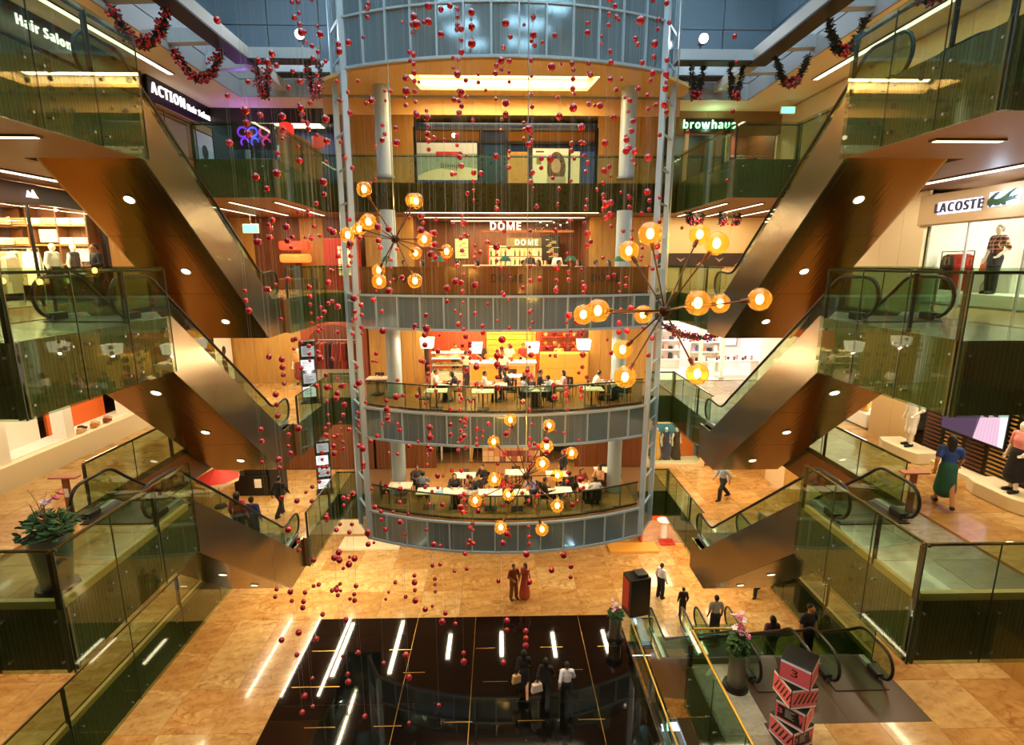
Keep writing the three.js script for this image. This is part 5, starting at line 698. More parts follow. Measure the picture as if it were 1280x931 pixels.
{ const c = thing('bakery_case', 'glass bakery case with lit shelves of bread', 'display case', [-2.4, LV[2], 25.0]); part(c, 'case_base', rbx(1.7, .55, .7, .02), M.cream, 0, .28, 0); for (const y of [.6, .92, 1.24, 1.52]) part(c, 'glass_shelf', bx(1.6, .03, .56), y > 1.5 ? M.cream : M.white, 0, y, 0); part(c, 'front_glass', bx(1.66, .95, .012), M.clear, 0, 1.04, .33); for (const x of [-.82, .82]) part(c, 'side_post', bx(.04, 1, .6), M.steel, x, 1.04, 0);
  const loaf = cached('loaf', () => { const g = new THREE.SphereGeometry(.1, 10, 8); g.scale(1.2, .6, .8); return g; }); for (const y of [.615, .935, 1.255]) for (let i = 0; i < 7; i++) single('bread_loaf', 'golden bread roll on the bakery case shelves', 'bread', loaf, paint(['#d09a4a', '#b87a34', '#e0b870'][(i + Math.round(y * 10)) % 3], .7), [-2.98 + i * .195, LV[2] + y + .06, 25.0], 0, 'bread rolls in the bakery case');
  stripLamp(-2.4, LV[2] + 1.5, 24.85, 1.4, .06, 'slim lamp inside the bakery case', 26, WARM2, 'bakery lamps');
  const k = thing('cafe_counter', 'long cream service counter beside the bakery case', 'counter', [.15, LV[2], 25.35]); part(k, 'counter_body', rbx(3.2, .95, .6, .02), beige, 0, .48, 0); part(k, 'counter_top', rbx(3.3, .06, .75, .02), M.white, 0, .98, 0); for (let i = 0; i < 4; i++) part(k, 'front_panel', bx(.72, .7, .03), yellow, -1.14 + i * .76, .48, .31);
  const y = thing('yellow_counter', 'tall yellow panelled counter in front of the orange kitchen', 'counter', [3.1, LV[2], 24.9]); part(y, 'counter_body', rbx(2.3, 1.5, .5, .02), std({ color: '#c89a34', roughness: .55 }), 0, .75, 0); for (const py of [.42, 1.14]) for (const px of [-.57, .57]) part(y, 'front_panel', rbx(1.1, .66, .03, .008), std({ color: '#d3a53c', roughness: .5 }), px, py, .26);
  const sh = thing('kitchen_shelf', 'orange kitchen shelf behind the yellow counter', 'shelf', [3.15, LV[2], 27.2]); for (const yy of [1.5, 1.95, 2.4]) part(sh, 'shelf_board', bx(2, .05, .4), redM, 0, yy, 0); for (const x of [-1, 1]) part(sh, 'upright', bx(.05, 2.6, .4), redM, x, 1.3, 0);
  for (let i = 0; i < 8; i++) single('kitchen_pot', 'small orange pot on the kitchen shelf', 'pot', lathe([[0, 0], [.09, 0], [.11, .08], [.1, .18], [.08, .18], [.08, .02], [0, .02]], 12), paint(['#e08a3c', '#d8b070', '#a8401c'][i % 3], .5), [2.4 + (i % 4) * .5, LV[2] + (i < 4 ? 1.526 : 1.976), 27.2], 0, 'pots on the kitchen shelf');
  const cup = cached('cupstack', () => lathe([[0, 0], [.07, 0], [.09, .16], [.08, .16], [.06, .02], [0, .02]], 12)); [['#c02818', -.9], ['#f0e0c0', -.4], ['#1c1a24', .2], ['#c02818', .6], ['#f0e0c0', 1.2]].forEach(([c, x]) => single('cup', c === '#c02818' ? 'red cup on the cafe counter' : c === '#1c1a24' ? 'black cup on the cafe counter' : 'cream cup on the cafe counter', 'cup', cup, paint(c, .4), [x, LV[2] + 1.01, 25.3], 0, c === '#1c1a24' ? undefined : 'cups on the cafe counter'));
}
for (const [x, y, nm] of [[-3.0, 2.42, 'beside the wood wall'], [-.98, 2.2, 'before the orange wall'], [1.4, 2.2, 'before the yellow slats'], [3.55, 2.32, 'before the orange kitchen']]) { const l = thing('pendant_lamp', `square white pendant lamp ${nm}`, 'pendant lamp', [x, LV[2] + y, 22]); part(l, 'lamp_shade', cached('shadeG', () => { const g = new THREE.CylinderGeometry(.4, .33, .42, 4, 1, true); g.rotateY(Math.PI / 4); return g; }), M.shade); part(l, 'cord', rod([0, .2, 0], [0, 3.26 - y, 0], .01, 6), M.black); part(l, 'ceiling_rose', cyl(.07, .07, .03, 14), M.white, 0, 3.26 - y, 0); const p = new THREE.PointLight(WARM2, 9); p.position.set(0, -.3, 0); p.castShadow = true; l.add(p); }
// tables and chairs
const tabTop = paint('#e9dcc4', .5), chairM = paint('#2b1a12', .5);
function cafeTable(x, k, d, turn, label, w = .8) { const t = thing('cafe_table', label, 'table', [x, LV[k], d], turn, 'cafe tables'); part(t, 'table_top', rbx(w, .035, .7, .012), tabTop, 0, .735, 0); part(t, 'pedestal', cyl(.035, .035, .68, 10), M.dark, 0, .38, 0); part(t, 'foot', rbx(.5, .03, .45, .012), M.dark, 0, .016, 0); return t; }
let chair0 = null;
function cafeChair(x, k, d, turn, label) {
  if (!chair0) { chair0 = thing('cafe_chair', label, 'chair', [x, LV[k], d], turn, 'cafe chairs'); part(chair0, 'seat', rbx(.42, .05, .42, .02), chairM, 0, .44, 0); part(chair0, 'backrest', rbx(.4, .36, .035, .015), chairM, 0, .72, -.2, -.1); for (const [a, b] of [[-1, -1], [1, -1], [-1, 1], [1, 1]]) part(chair0, 'leg', cyl(.016, .014, .42, 8), M.dark, a * .18, .21, b * .18); for (const a of [-1, 1]) part(chair0, 'back_post', cyl(.014, .014, .28, 6), M.dark, a * .17, .54, -.2); return chair0; }
  return dup(chair0, [x, LV[k], d], turn, label);
}
const PI = Math.PI, cupG = cached('cupG', () => lathe([[0, 0], [.03, 0], [.04, .07], [.034, .07], [.026, .01], [0, .01]], 10)), plateG = cached('plateG', () => lathe([[0, 0], [.07, .005], [.12, .018], [.12, .024], [.06, .01], [0, .008]], 16));
function setting(x, k, d, n = 2) { for (let i = 0; i < n; i++) { single('plate', k === 2 ? 'white plate on a cafe table' : 'white plate on a diner table', 'plate', plateG, M.white, [x - .18 + i * .36, LV[k] + .756, d - .08], 0, k === 2 ? 'plates on the cafe tables' : 'plates on the diner tables'); single('cup', k === 2 ? 'small cup on a cafe table' : 'small cup on a diner table', 'cup', cupG, paint(i ? '#b02a20' : '#f0ece4', .3), [x - .05 + i * .2, LV[k] + .756, d + .14], 0, k === 2 ? 'cups on the cafe tables' : 'cups on the diner tables'); } }
const seat = (pose, label, x, k, d, turn, c) => { person(pose, label, [x, LV[k] + .005, d], turn, c); cafeChair(x - .02 * Math.sin(turn), k, d + .0, turn, `dark cafe chair under the ${label.replace(/^(person |man |woman )/, 'guest ').split(' ').slice(0, 8).join(' ')}`); };
for (const [x, d, nm] of [[-2.22, 21.75, 'between the white shirted guest and the bakery case'], [-.12, 21.6, 'between two guests under the orange wall pendant'], [1.45, 20.55, 'beside the two blue shirted guests at the glass'], [2.2, 21.75, 'between the black dressed and pink dressed guests'], [4.6, 21.7, 'under the wood wall at the white store column'], [-2.5, 20.45, 'empty at the glass by the red shop column'], [-.65, 20.3, 'empty at the middle of the curved glass'], [3.7, 20.6, 'empty at the glass by the white store column'], [-5.35, 22.9, 'beside the red shop column'], [.6, 23.2, 'before the service counter']]) { cafeTable(x, 2, d, 0, `pale cafe table ${nm}`, .9); setting(x, 2, d, nm.startsWith('empty') ? 1 : 2); }
for (const [x, d, t, nm] of [[-2.95, 20.45, PI / 2, 'at the empty table by the red shop column'], [-1.15, 20.3, PI / 2, 'at the empty middle table'], [4.25, 20.75, -PI / 2, 'at the empty table by the white store column'], [-5.35, 23.55, PI, 'at the table behind the red shop column'], [.6, 23.75, 0, 'at the table before the service counter'], [3.1, 22.4, 2.6, 'pushed back beside the pink dressed guest']]) cafeChair(x, 2, d, t, `empty dark cafe chair ${nm}`);
seat('sit', 'person in a white shirt facing the bakery case table', -2.72, 2, 21.86, PI / 2, { top: '#e8e2da', bot: '#2a2a34', sleeve: 'short' });
seat('lean', 'person with long black hair leaning over the bakery case table', -1.72, 2, 21.7, -PI / 2, { top: '#25242a', bot: '#e0b890', long: true });
seat('sit', 'person in a pale pink shirt under the orange wall pendant', -.66, 2, 21.5, PI / 2, { top: '#e6d2cc', bot: '#2a2430' });
seat('lean', 'woman in black with long hair reaching over the middle table', .46, 2, 21.85, -PI / 2, { top: '#17141a', bot: '#141218', long: true, skin: 'light', sleeve: 'short' });
seat('sit', 'person in a light blue shirt with back to the curved glass', .95, 2, 20.5, 1.9, { top: '#9fb6cf', bot: '#2a3040' });
seat('sit', 'person in a red top beside the black dressed guest', 1.2, 2, 22.4, 2.6, { top: '#a83030', bot: '#2a2030' });
seat('sit', 'man in a black jacket at the yellow slat pendant', 1.68, 2, 21.75, PI / 2, { top: '#15151a', bot: '#15151a' });
seat('sit', 'person in a pale blue shirt bent over a table at the curved glass', 1.98, 2, 20.55, -1.9, { top: '#b9c8dc', bot: '#30343c', sleeve: 'short' });
seat('sit', 'woman in pink with long hair before the yellow counter', 2.72, 2, 21.5, -PI / 2, { top: '#d8a0a0', bot: '#d8c0a0', long: true, skin: 'light' });
seat('lean', 'person in a white blouse before the wood wall', 3.95, 2, 21.7, PI / 2, { top: '#efe6de', bot: '#3a1c1c' });
seat('sit', 'man in a pale blue shirt beside the white store column', 5.2, 2, 21.3, -2.2, { top: '#b4c2cc', bot: '#39404a' });
person('talk', 'waiter in a cream shirt and black apron by the bakery case', [-1.55, LV[2] + .005, 24.2], 2.4, { top: '#e8dcb8', bot: '#12100f', sleeve: 'short' });
person('stand', 'waiter in a cream shirt and black apron in the middle of the cafe', [.15, LV[2] + .005, 24.2], 0, { top: '#e8dcb8', bot: '#12100f', sleeve: 'short' });
for (const [x, d, c, nm] of [[-2.2, 26.3, '#e8d8b0', 'barista in a cream shirt behind the bakery case'], [-.9, 26.4, '#2a2018', 'barista in dark brown at the orange wall'], [.5, 26.3, '#f2e4bc', 'barista in a white shirt before the yellow slats'], [1.2, 26.4, '#b0301c', 'barista in red before the yellow slats'], [3.0, 26.3, '#e0b060', 'cook in mustard behind the yellow counter'], [3.9, 26.4, '#a85028', 'cook in rust behind the yellow counter']]) person('talk', nm, [x, LV[2] + .005, d], .2, { top: c, bot: '#1a1614', sleeve: 'short' });
// ---------- diner (lowest gallery) ----------
panelWall('wall_diner_left', 'red brown wood panel wall of the diner', 1, 'x', 25.4, -6.2, -3.2, 0, 3.4, 1, [M.darkwood]); panelWall('wall_diner_right', 'red brown wood panel wall of the diner, dress window side', 1, 'x', 25.4, 3.8, 7.2, 0, 3.4, 1.1, [M.darkwood]);
panelWall('wall_diner_back', 'dark back wall of the diner', 1, 'x', 27.8, -3.4, 3.9, 0, 3.4, 1.2, [M.dark]);
{ const p = thing('mosaic_pillar', 'wide reddish patterned pillar behind the diner', 'pillar', [.6, LV[1], 26.2]); const r = rng(5); part(p, 'pillar_core', bx(3, 3.4, .3), paint('#5a2c22', .6), 0, 1.7, 0); for (let i = 0; i < 10; i++) for (let j = 0; j < 11; j++) part(p, 'mosaic_tile', bx(.28, .28, .04), paint(['#a05a3c', '#c88a5c', '#7a3028', '#d8b080', '#8a4a4a'][Math.floor(r() * 5)], .5), -1.35 + i * .3, .2 + j * .3, .16);
  const sh = thing('white_shelf', 'white shelf unit behind the diner', 'shelf', [-2.3, LV[1], 26.6]); for (const y of [.9, 1.3, 1.7]) part(sh, 'shelf_board', bx(1.5, .07, .4), M.white, 0, y, 0); for (const x of [-.75, .75]) part(sh, 'upright', bx(.06, 1.75, .4), M.cream, x, .88, 0);
  const ld = thing('leaning_board', 'pale wooden board leaning beside the white shelf', 'board', [-1.35, LV[1], 26.3]); part(ld, 'board_plank', bx(.14, 2.8, .06), M.wood, 0, 1.38, 0, 0, 0, -.12); part(ld, 'board_foot', bx(.3, .04, .2), M.wood, -.16, .02, 0); }
stripLamp(-2.2, LV[1] + 3.25, 23.2, 3.6, .25, 'warm ceiling strip over the diner tables', POWER.cafe * 1.15, WARM2, 'diner ceiling strips'); stripLamp(2.6, LV[1] + 3.25, 23.2, 3.6, .25, 'warm ceiling strip over the diner tables', POWER.cafe * 1.15, WARM2, 'diner ceiling strips'); stripLamp(.3, LV[1] + 3.25, 21.0, 7, .14, 'warm ceiling strip along the front of the diner', POWER.cafe * 1.0, WARM2, 'diner front strip');
for (const [x, d, nm] of [[-4.3, 21.55, 'by the red shop column'], [-3.0, 20.95, 'with a blue folder at the curved glass'], [-1.9, 20.9, 'beside the woman in the dark cardigan'], [-.4, 20.75, 'with a white menu at the curved glass'], [.72, 20.7, 'with a green mat at the curved glass'], [2.55, 20.9, 'with an open white menu'], [3.9, 21.3, 'shared by three guests at the white store column'], [.75, 22.9, 'before the patterned pillar'], [2.6, 22.7, 'with dark trays near the standing waiter'], [-1.6, 22.6, 'in the second row by the white shelf'], [4.9, 23.1, 'behind the white store column']]) { cafeTable(x, 1, d, 0, `pale diner table ${nm}`, 1.0); setting(x, 1, d, 1); }
for (const [x, d, c, nm] of [[-2.75, 20.85, '#7aa8e0', 'light blue'], [.72, 20.6, '#7ab070', 'green'], [2.5, 20.8, '#f4f0e8', 'white'], [-.5, 20.65, '#f4f0e8', 'cream white']]) single('menu_card', `${nm} menu card lying on a diner table`, 'menu', rbx(.34, .012, .26, .004), paint(c, .5), [x + .22, LV[1] + .762, d - .05], .2);
seat('lean', 'person in a grey blue shirt with back to the diner glass', -3.35, 1, 21.55, PI, { top: '#6a7c96', bot: '#2a2c34', sleeve: 'short' });
seat('sit', 'woman in a dark cardigan and white top at the diner glass', -1.95, 1, 21.5, .1, { top: '#34323a', bot: '#1c1a20', long: true, skin: 'light' });
seat('lean', 'person in dark blue with a white sleeve beside the dark cardigan woman', -1.0, 1, 21.4, -1.2, { top: '#1c2234', bot: '#e0dcd8' });
seat('sit', 'person with orange face light at the second row', -.75, 1, 22.5, -.6, { top: '#2a2428', bot: '#2a2428', skin: 'light' });
seat('lean', 'person in a red top at the patterned pillar table', .05, 1, 21.45, 1.2, { top: '#b81c1c', bot: '#2a2026', long: true });
seat('lean', 'person in a violet blue top beside the open white menu', 1.5, 1, 21.35, -.9, { top: '#7a78b8', bot: '#20222c' });
seat('sit', 'person in a black top facing the open white menu', 1.85, 1, 20.9, 1.6, { top: '#121216', bot: '#121216' });
seat('sit', 'person with black hair and dark coat near the curved diner glass', 3.05, 1, 21.5, -2.6, { top: '#1a1a20', bot: '#1a1a20' });
seat('sit', 'woman with reddish hair at the shared diner table', 3.6, 1, 21.95, .4, { top: '#8a3a34', bot: '#2a1c20', hair: '#5a2418', long: true, skin: 'light' });
seat('lean', 'person in a pale grey shirt with back to the glass at the shared table', 4.05, 1, 20.75, PI, { top: '#c0c4cc', bot: '#3a3c44', sleeve: 'short' });
seat('sit', 'person in a beige top at the far end of the shared table', 4.5, 1, 22.3, -.8, { top: '#c89878', bot: '#3a2a24', long: true });
seat('sit', 'person in a patterned dark top at the column table', -3.75, 1, 22.5, .5, { top: '#4a4450', bot: '#1c1c22' });
person('stand', 'waiter in black standing among the diner tables', [2.95, LV[1] + .005, 23.2], -1.2, { top: '#131216', bot: '#131216' });
for (const [x, d, t, nm] of [[-4.95, 21.55, PI / 2, 'at the red shop column'], [.75, 23.5, PI, 'before the patterned pillar'], [-1.6, 23.2, PI, 'in the second row by the white shelf'], [4.95, 23.7, PI, 'behind the white store column']]) cafeChair(x, 1, d, t, `empty dark diner chair ${nm}`);
// guests at the bar rail
{ const bar = [[-3.85, '#1c1a1e', 'in black at the red shop column', 1.2], [-3.0, '#2a2c34', 'in charcoal beside the wood pier', -1.0], [-1.65, '#b9bcc4', 'in pale grey at the bar rail', 1.4], [-.8, '#d8d4d0', 'in white near the middle lamp', -1.2], [.9, '#222226', 'in black right of the middle lamp', 1.2], [1.6, '#3a3a2c', 'in olive at the bar rail', -1.0], [2.3, '#e0dcd8', 'in a white shirt at the bar rail', 1.3], [3.2, '#d0d4d8', 'in a pale shirt below the glass rack', -.9], [3.85, '#8a8e96', 'in grey at the right bar tables', 1.3], [4.5, '#26242a', 'in a dark coat near the white store column', -1.2]];
  for (const [x, c, nm, t] of bar) { const d = TCD - Math.sqrt((TR - 1.5) ** 2 - (x - TCX) ** 2) + .15; seat('sit', `person ${nm}`, x, 3, d, t, { top: c, bot: '#1c1c22', long: t < 0 }); }
  for (const x of [-3.45, -1.02, 1.2, 1.78, 3.42]) cafeTable(x, 3, TCD - Math.sqrt((TR - 1.5) ** 2 - (x - TCX) ** 2) - .5, 0, `small pale bar table at the bronze glass ${{ '-3.45': 'by the red shop column', '-1.02': 'near the middle lamp', '1.2': 'past the middle lamp', '1.78': 'before the chalk menu', '3.42': 'below the glass rack' }[x]}`, .5);
  person('talk', 'bartender in black behind the bar counter', [1.6, LV[3] + .005, 27.7], 0, { top: '#141216', bot: '#141216' }); person('stand', 'bartender in a white shirt at the end of the bar counter', [3.0, LV[3] + .005, 27.7], -.3, { top: '#e8e4dc', bot: '#1c1a1c' }); }
{ // dark lettering fixed on the bronze glass of the bar
  const o = scene.children.find(c => c.userData.label === 'curved bronze glass balustrade in front of the bar'), ink = paint('#2a180c', .5);
  for (const a of [-.29, .005, .3]) { const [x, d] = arcP(a, TR - .286); letters(o, 'DOME', .3, .008, ink, x, .5, -d + .004, a); }
}
// ---------- sputnik chandeliers ----------
const globeG = sph(.19, 24, 16), fil = cached('fil', () => { const g = new THREE.SphereGeometry(.06, 12, 10); g.scale(1, 1.35, 1); return g; }), brown = std({ color: '#4a2c1c', roughness: .35, metalness: .7 });
function chandelier(pos, dirs, label, topY, R) {
  const c = thing('sputnik_chandelier', label, 'chandelier', pos);
  part(c, 'hub', sph(.11, 20, 14), brown); part(c, 'hanging_rod', rod([0, .1, 0], [0, topY - pos[1], 0], .012, 8), M.steel);
  dirs.forEach(([a, b, z]) => { const v = new THREE.Vector3(a, b, z).multiplyScalar(R), L = v.length(), u = v.clone().divideScalar(L), e = u.clone().multiplyScalar(L - .17);
    part(c, 'arm', rod([0, 0, 0], e.toArray(), .016, 8), brown); const s = u.clone().multiplyScalar(L - .15); part(c, 'socket', rod(e.clone().addScaledVector(u, -.12).toArray(), s.toArray(), .038, 12), brown);
    const gl = part(c, 'glass_globe', globeG, M.amber, v.x, v.y, v.z); part(gl, 'bulb', fil, M.filament); const p = new THREE.PointLight(WARM, POWER.bulb); p.castShadow = true; gl.add(p); });
}
chandelier([2.95, 13.95, 9.4], [[-.38, .95, .5], [-.36, .78, -.6], [.42, .84, .5], [.6, 1.0, -.55], [-.98, .05, .55], [-.98, -.1, -.55], [1.0, .18, .5], [.98, .05, -.6], [-.4, -.6, -.55], [-.58, -.8, .4], [.32, -.75, .45], [.02, .18, 1.1], [.02, -.15, -1.1]], 'large sputnik chandelier of amber globes hanging in front of the bronze escalator', 30, 1.36);
chandelier([-2.72, 15.4, 14.4], [[-.36, .72, .4], [.22, .66, -.5], [.42, .55, .4], [-.72, .2, -.6], [-.62, .04, .5], [-.18, .2, 1.0], [.54, -.02, .5], [.78, -.18, -.5], [.17, -.2, -1.0], [-.4, -.5, -.5], [-.2, -.66, .4], [.36, -.65, .4]], 'sputnik chandelier of amber globes beside the red shop column', 30, 1.62);
chandelier([.76, 8.75, 14.4], [[-.26, .86, -.5], [.42, .78, -.4], [.31, .68, .4], [-.56, .42, -.6], [-.54, .2, .6], [.22, .5, .7], [.82, .3, -.3], [-.86, -.25, .4], [.6, -.2, -.5], [.5, -.36, .4], [-.3, -.52, -.4], [-.44, -.74, .4], [.26, -.84, .3]], 'lowest sputnik chandelier of amber globes in front of the diners', 30, 1.68);
// ---------- red baubles on threads ----------
{ const r = rng(20), balls = [sph(.068, 12, 8), sph(.08, 12, 8), sph(.056, 12, 8)];
  const strand = (x, d, hs, top) => { const lw = Math.min(...hs), g = thing('bauble_strand', `thread of ${['no', 'one', 'two', 'three', 'four', 'five', 'six', 'seven', 'eight', 'nine', 'ten', 'eleven', 'twelve'][hs.length] || 'many'} red baubles ending at ${lw < 4.6 ? 'the ground floor' : lw < 9 ? 'diner height' : lw < 13.5 ? 'cafe height' : lw < 18 ? 'bar height' : 'top gallery height'}, ${d > 16 ? 'close before' : 'well before'} the ${x < -3.4 ? 'red shop end' : x < -1.1 ? 'red shop column' : x < 1.4 ? 'tower middle' : x < 3.6 ? 'glass rack' : 'white store column'}`, 'bauble strand', [x, 0, d], 0, 'red bauble strands hung in the atrium'); const lo = Math.min(...hs); part(g, 'thread', cyl(.0018, .0018, 1, 4), M.thread, 0, (lo + top) / 2, 0).scale.y = top - lo; hs.forEach(h => { part(g, 'bauble', balls[Math.floor(r() * 3)], M.red, 0, h, 0); }); };
  const clear = (x, d) => ![[2.95, 9.4], [-2.72, 14.4], [.76, 14.4]].some(([a, b]) => Math.hypot(x - a, d - b) < 1.7);
  let n = 0, guard = 0; const placed = [];
  while (n < 172 && guard++ < 5000) { const u = -.47 + .77 * r(), d = 11 + 7.9 * r(), x = u * d; if (x < -6.6 || x > 5.6 || !clear(x, d) || placed.some(p => Math.hypot(p[0] - x, p[1] - d) < .36)) continue; if (u < -.36 && r() < .45) continue; n++; placed.push([x, d]);
    const low = u < -.12 ? 2 + 7 * r() : u < .06 ? 4.5 + 5 * r() : u < .17 ? 6.5 + 6 * r() : 12 + 6 * r(), hs = []; let h = low; while (h < 24.5) { hs.push(h); h += r() < .22 ? .2 + .12 * r() : 1.5 + 4.2 * r(); } strand(x, d, hs, 30.0); }
  const hs = []; for (let h = 3.2; h < 24; h += .35 + 1.3 * r()) hs.push(h); strand(1.02, 17.6, hs, 30);
  for (const [x, d, hh] of [[-1.2, 17.9, [7, 8.4, 9.3, 11.1, 12.6, 13.5, 15.2, 16.3, 18.2, 19.4, 20.9, 22.3]], [6.2, 15.2, [20.6, 22.4]], [6.8, 16.4, [17.2, 19.1, 20.4]], [5.9, 17.5, [15.9, 18.8]]]) strand(x, d, hh, 30); }
// ---------- garlands under the roof brackets ----------
function garland(label, p0, p1, sag, seed, dense, redShare) {
  const g = thing('garland', label, 'garland', p0, 0, 'dark garlands under the roof beams'), r = rng(seed), A = new THREE.Vector3(0, 0, 0), B = new THREE.Vector3(p1[0] - p0[0], p1[1] - p0[1], -(p1[2] - p0[2])), at = t => A.clone().lerp(B, t).add(new THREE.Vector3(0, -sag * 4 * t * (1 - t), 0));
  const cone = new THREE.ConeGeometry(.03, .15, 4), nd = [], bl = [], s = new THREE.SphereGeometry(.04, 8, 6), L = B.length() + sag * 1.6, N = Math.round(L * dense);
  for (let i = 0; i < N; i++) { const t = r(), q = cone.clone(), th = .13 + .05 * Math.sin(t * PI); q.translate(0, .06, 0); q.rotateZ((r() - .5) * 5); q.rotateX((r() - .5) * 5); const c = at(t); q.translate(c.x + (r() - .5) * th, c.y + (r() - .5) * th, c.z + (r() - .5) * th); nd.push(q); }
  for (let i = 0; i < N * redShare; i++) { const t = redShare > .22 ? r() : .35 + .3 * r(), q = s.clone(), c = at(t), th = .3; q.translate(c.x + (r() - .5) * th, c.y + (r() - .5) * th, c.z + (r() - .2) * th); bl.push(q); }
  part(g, 'needles', merge(nd), M.pine).userData.kind = 'stuff'; part(g, 'berries', merge(bl), M.red).userData.kind = 'stuff';
}
brackets.forEach(([x, xo, d], i) => { const left = x < 0, y = 21.42; if (d > 20) return; garland(left ? `red berried garland under the ${['fourth', 'third', 'second', 'first'][i % 5]} roof bracket from the tower, hairdresser side` : `dark garland with few berries under the ${['fourth', 'third', 'second', 'first'][i % 5]} roof bracket from the tower`, [x + (left ? -.1 : .1), y, d], [xo + (left ? .1 : -.1), y + .05, d], .85, 40 + i, 200, left ? .26 : .1); });
for (const [x, d, left, nm] of [[-8.2, 20.4, 1, 'narrow red garland loop at the end of the roof beam by the hairdresser signs'], [-6.4, 20.4, 1, 'red garland loop hanging beside the tower on the hairdresser side'], [8.4, 20.2, 0, 'narrow dark garland loop at the end of the roof beam by the bare upper gallery'], [7.0, 20.2, 0, 'dark garland loop hanging beside the tower over the eyebrow bar']]) garland(nm, [x - .22, 21.58, d], [x + .22, 21.58, d], 1.0, Math.round(x * 10 + 300), 190, left ? .28 : .1);
[[7.95, 22.6], [8.4, 22.8], [9.35, 22.7], [10.0, 22.9]].forEach(([x, d], i) => garland(`dark berried garland bunch under the soffit before the chevron wall, ${['beside the tower', 'second from the tower', 'third from the tower', 'farthest from the tower'][i]}`, [x - .12, LV[4] - TH - .05, d], [x + .12, LV[4] - TH - .05, d], .38, 70 + i, 150, .2));
garland('long dark red garland under the bar gallery edge above the white store', [6.7, 12.34, 21.4], [7.66, 12.3, 18.4], .25, 81, 60, .7);
// roof spot lamps on the far parapet
for (const [x, nm] of [[-7.3, 'hairdresser side'], [7.85, 'eyebrow bar side']]) { const l = thing('flood_lamp', `dazzling round flood lamp on the far parapet, ${nm}`, 'flood lamp', [x + (x < 0 ? -.35 : .25), 23.45, 22.9]); part(l, 'lamp_can', cyl(.16, .12, .2, 18), M.satin, 0, 0, -.08, PI / 2); part(l, 'lens', sph(.17, 16, 10), glow(14, 14, 15), 0, 0, .05); part(l, 'yoke', bx(.3, .04, .04), M.dark, 0, -.14, -.2); part(l, 'foot', bx(.06, 1.0, .06), M.dark, 0, -.55, -.25); const p = new THREE.PointLight(new THREE.Color(.85, .93, 1), 10); p.position.set(0, .1, .8); p.castShadow = true; l.add(p); const sp = thing('parapet_beam', `pale parapet beam carrying the flood lamp, ${nm}`, 'beam', [x, 22.0, 22.9]); part(sp, 'beam_body', bx(2.6, .4, .5), M.satin, 0, .25, 0); part(sp, 'beam_flange', bx(2.6, .05, .6), M.dark, 0, .02, 0); }
// ---------- planters ----------
function plant(parent, y, n, R, H, seed, flowers) { const r = rng(seed), leaf = new THREE.SphereGeometry(1, 6, 4), lv = []; for (let i = 0; i < n; i++) { const a = r() * 6.28, q = R * Math.sqrt(r()), h = y + H * r() * (1 - .5 * q / R), g = leaf.clone(); g.scale(.09, .012, .045); g.rotateZ((r() - .3) * 1.4); g.rotateY(r() * 6.28); g.translate(q * Math.cos(a), h, q * Math.sin(a)); lv.push(g); } part(parent, 'foliage', merge(lv), paint('#2c5424', .7)).userData.kind = 'stuff';
  for (let i = 0; i < 7; i++) { const a = r() * 6.28, q = R * .6 * r(); part(parent, 'stem', rod([q * .3 * Math.cos(a), y - .05, q * .3 * Math.sin(a)], [q * Math.cos(a), y + H * (.7 + .5 * r()), q * Math.sin(a)], .008, 5), paint('#3c6a2c', .7)); }
  const petal = new THREE.SphereGeometry(1, 7, 5); for (let i = 0; i < flowers; i++) { const a = r() * 6.28, q = R * .8 * r(), ps = []; for (let k = 0; k < 5; k++) { const g = petal.clone(); g.scale(.045, .014, .03); g.translate(.045, 0, 0); g.rotateZ(.5); g.rotateY(k * 1.2566); ps.push(g); } part(parent, 'flower', merge(ps), paint(['#e8b8c4', '#f0dce0', '#c85a7a'][i % 3], .7), q * Math.cos(a), y + H * (.6 + .7 * r()), q * Math.sin(a), r() - .5, 0, r() - .5); } }
for (const [x, y, d, rt, rb, h, H, nf, nm] of [[5.72, LV[1], 11.0, .19, .19, .95, .75, 22, 'tall brushed steel cylinder planter with pink blossoms beside the kiosk'], [4.62, 0, 18.7, .25, .25, .95, .45, 14, 'steel cylinder planter with red tulips at the corner of the black floor'], [-7.86, LV[2], 8.66, .34, .22, 1.05, .5, 6, 'tapered steel planter with leafy sprigs on the cafe gallery landing']]) { const p = thing('planter', nm, 'planter', [x, y, d]); part(p, 'pot', lathe([[0, .0], [rb, 0], [rt, h], [rt - .02, h], [rb - .02, .04], [0, .04]].map(q => q), 32), x < 0 ? M.steel : std({ color: '#8a7f70', roughness: .38, metalness: .8 })); part(p, 'base_ring', cyl(rb + .09, rb + .11, .09, 32), M.rubber, 0, .045, 0); part(p, 'soil', cyl(rt - .03, rt - .03, .04, 24), M.dark, 0, h - .06, 0); plant(p, h, 160, rt * 1.25, H, Math.round(x * 7 + 200), nf); if (x < 0) { const tw = rng(3); for (let i = 0; i < 9; i++) part(p, 'dry_twig', tube([[0, h, 0], [-.1 + .2 * tw(), h + .4, .1], [-.3 + .6 * tw(), h + .6 + .3 * tw(), -.2 + .4 * tw()]], .004, 8, 4), paint('#8a6a44', .8)); } }
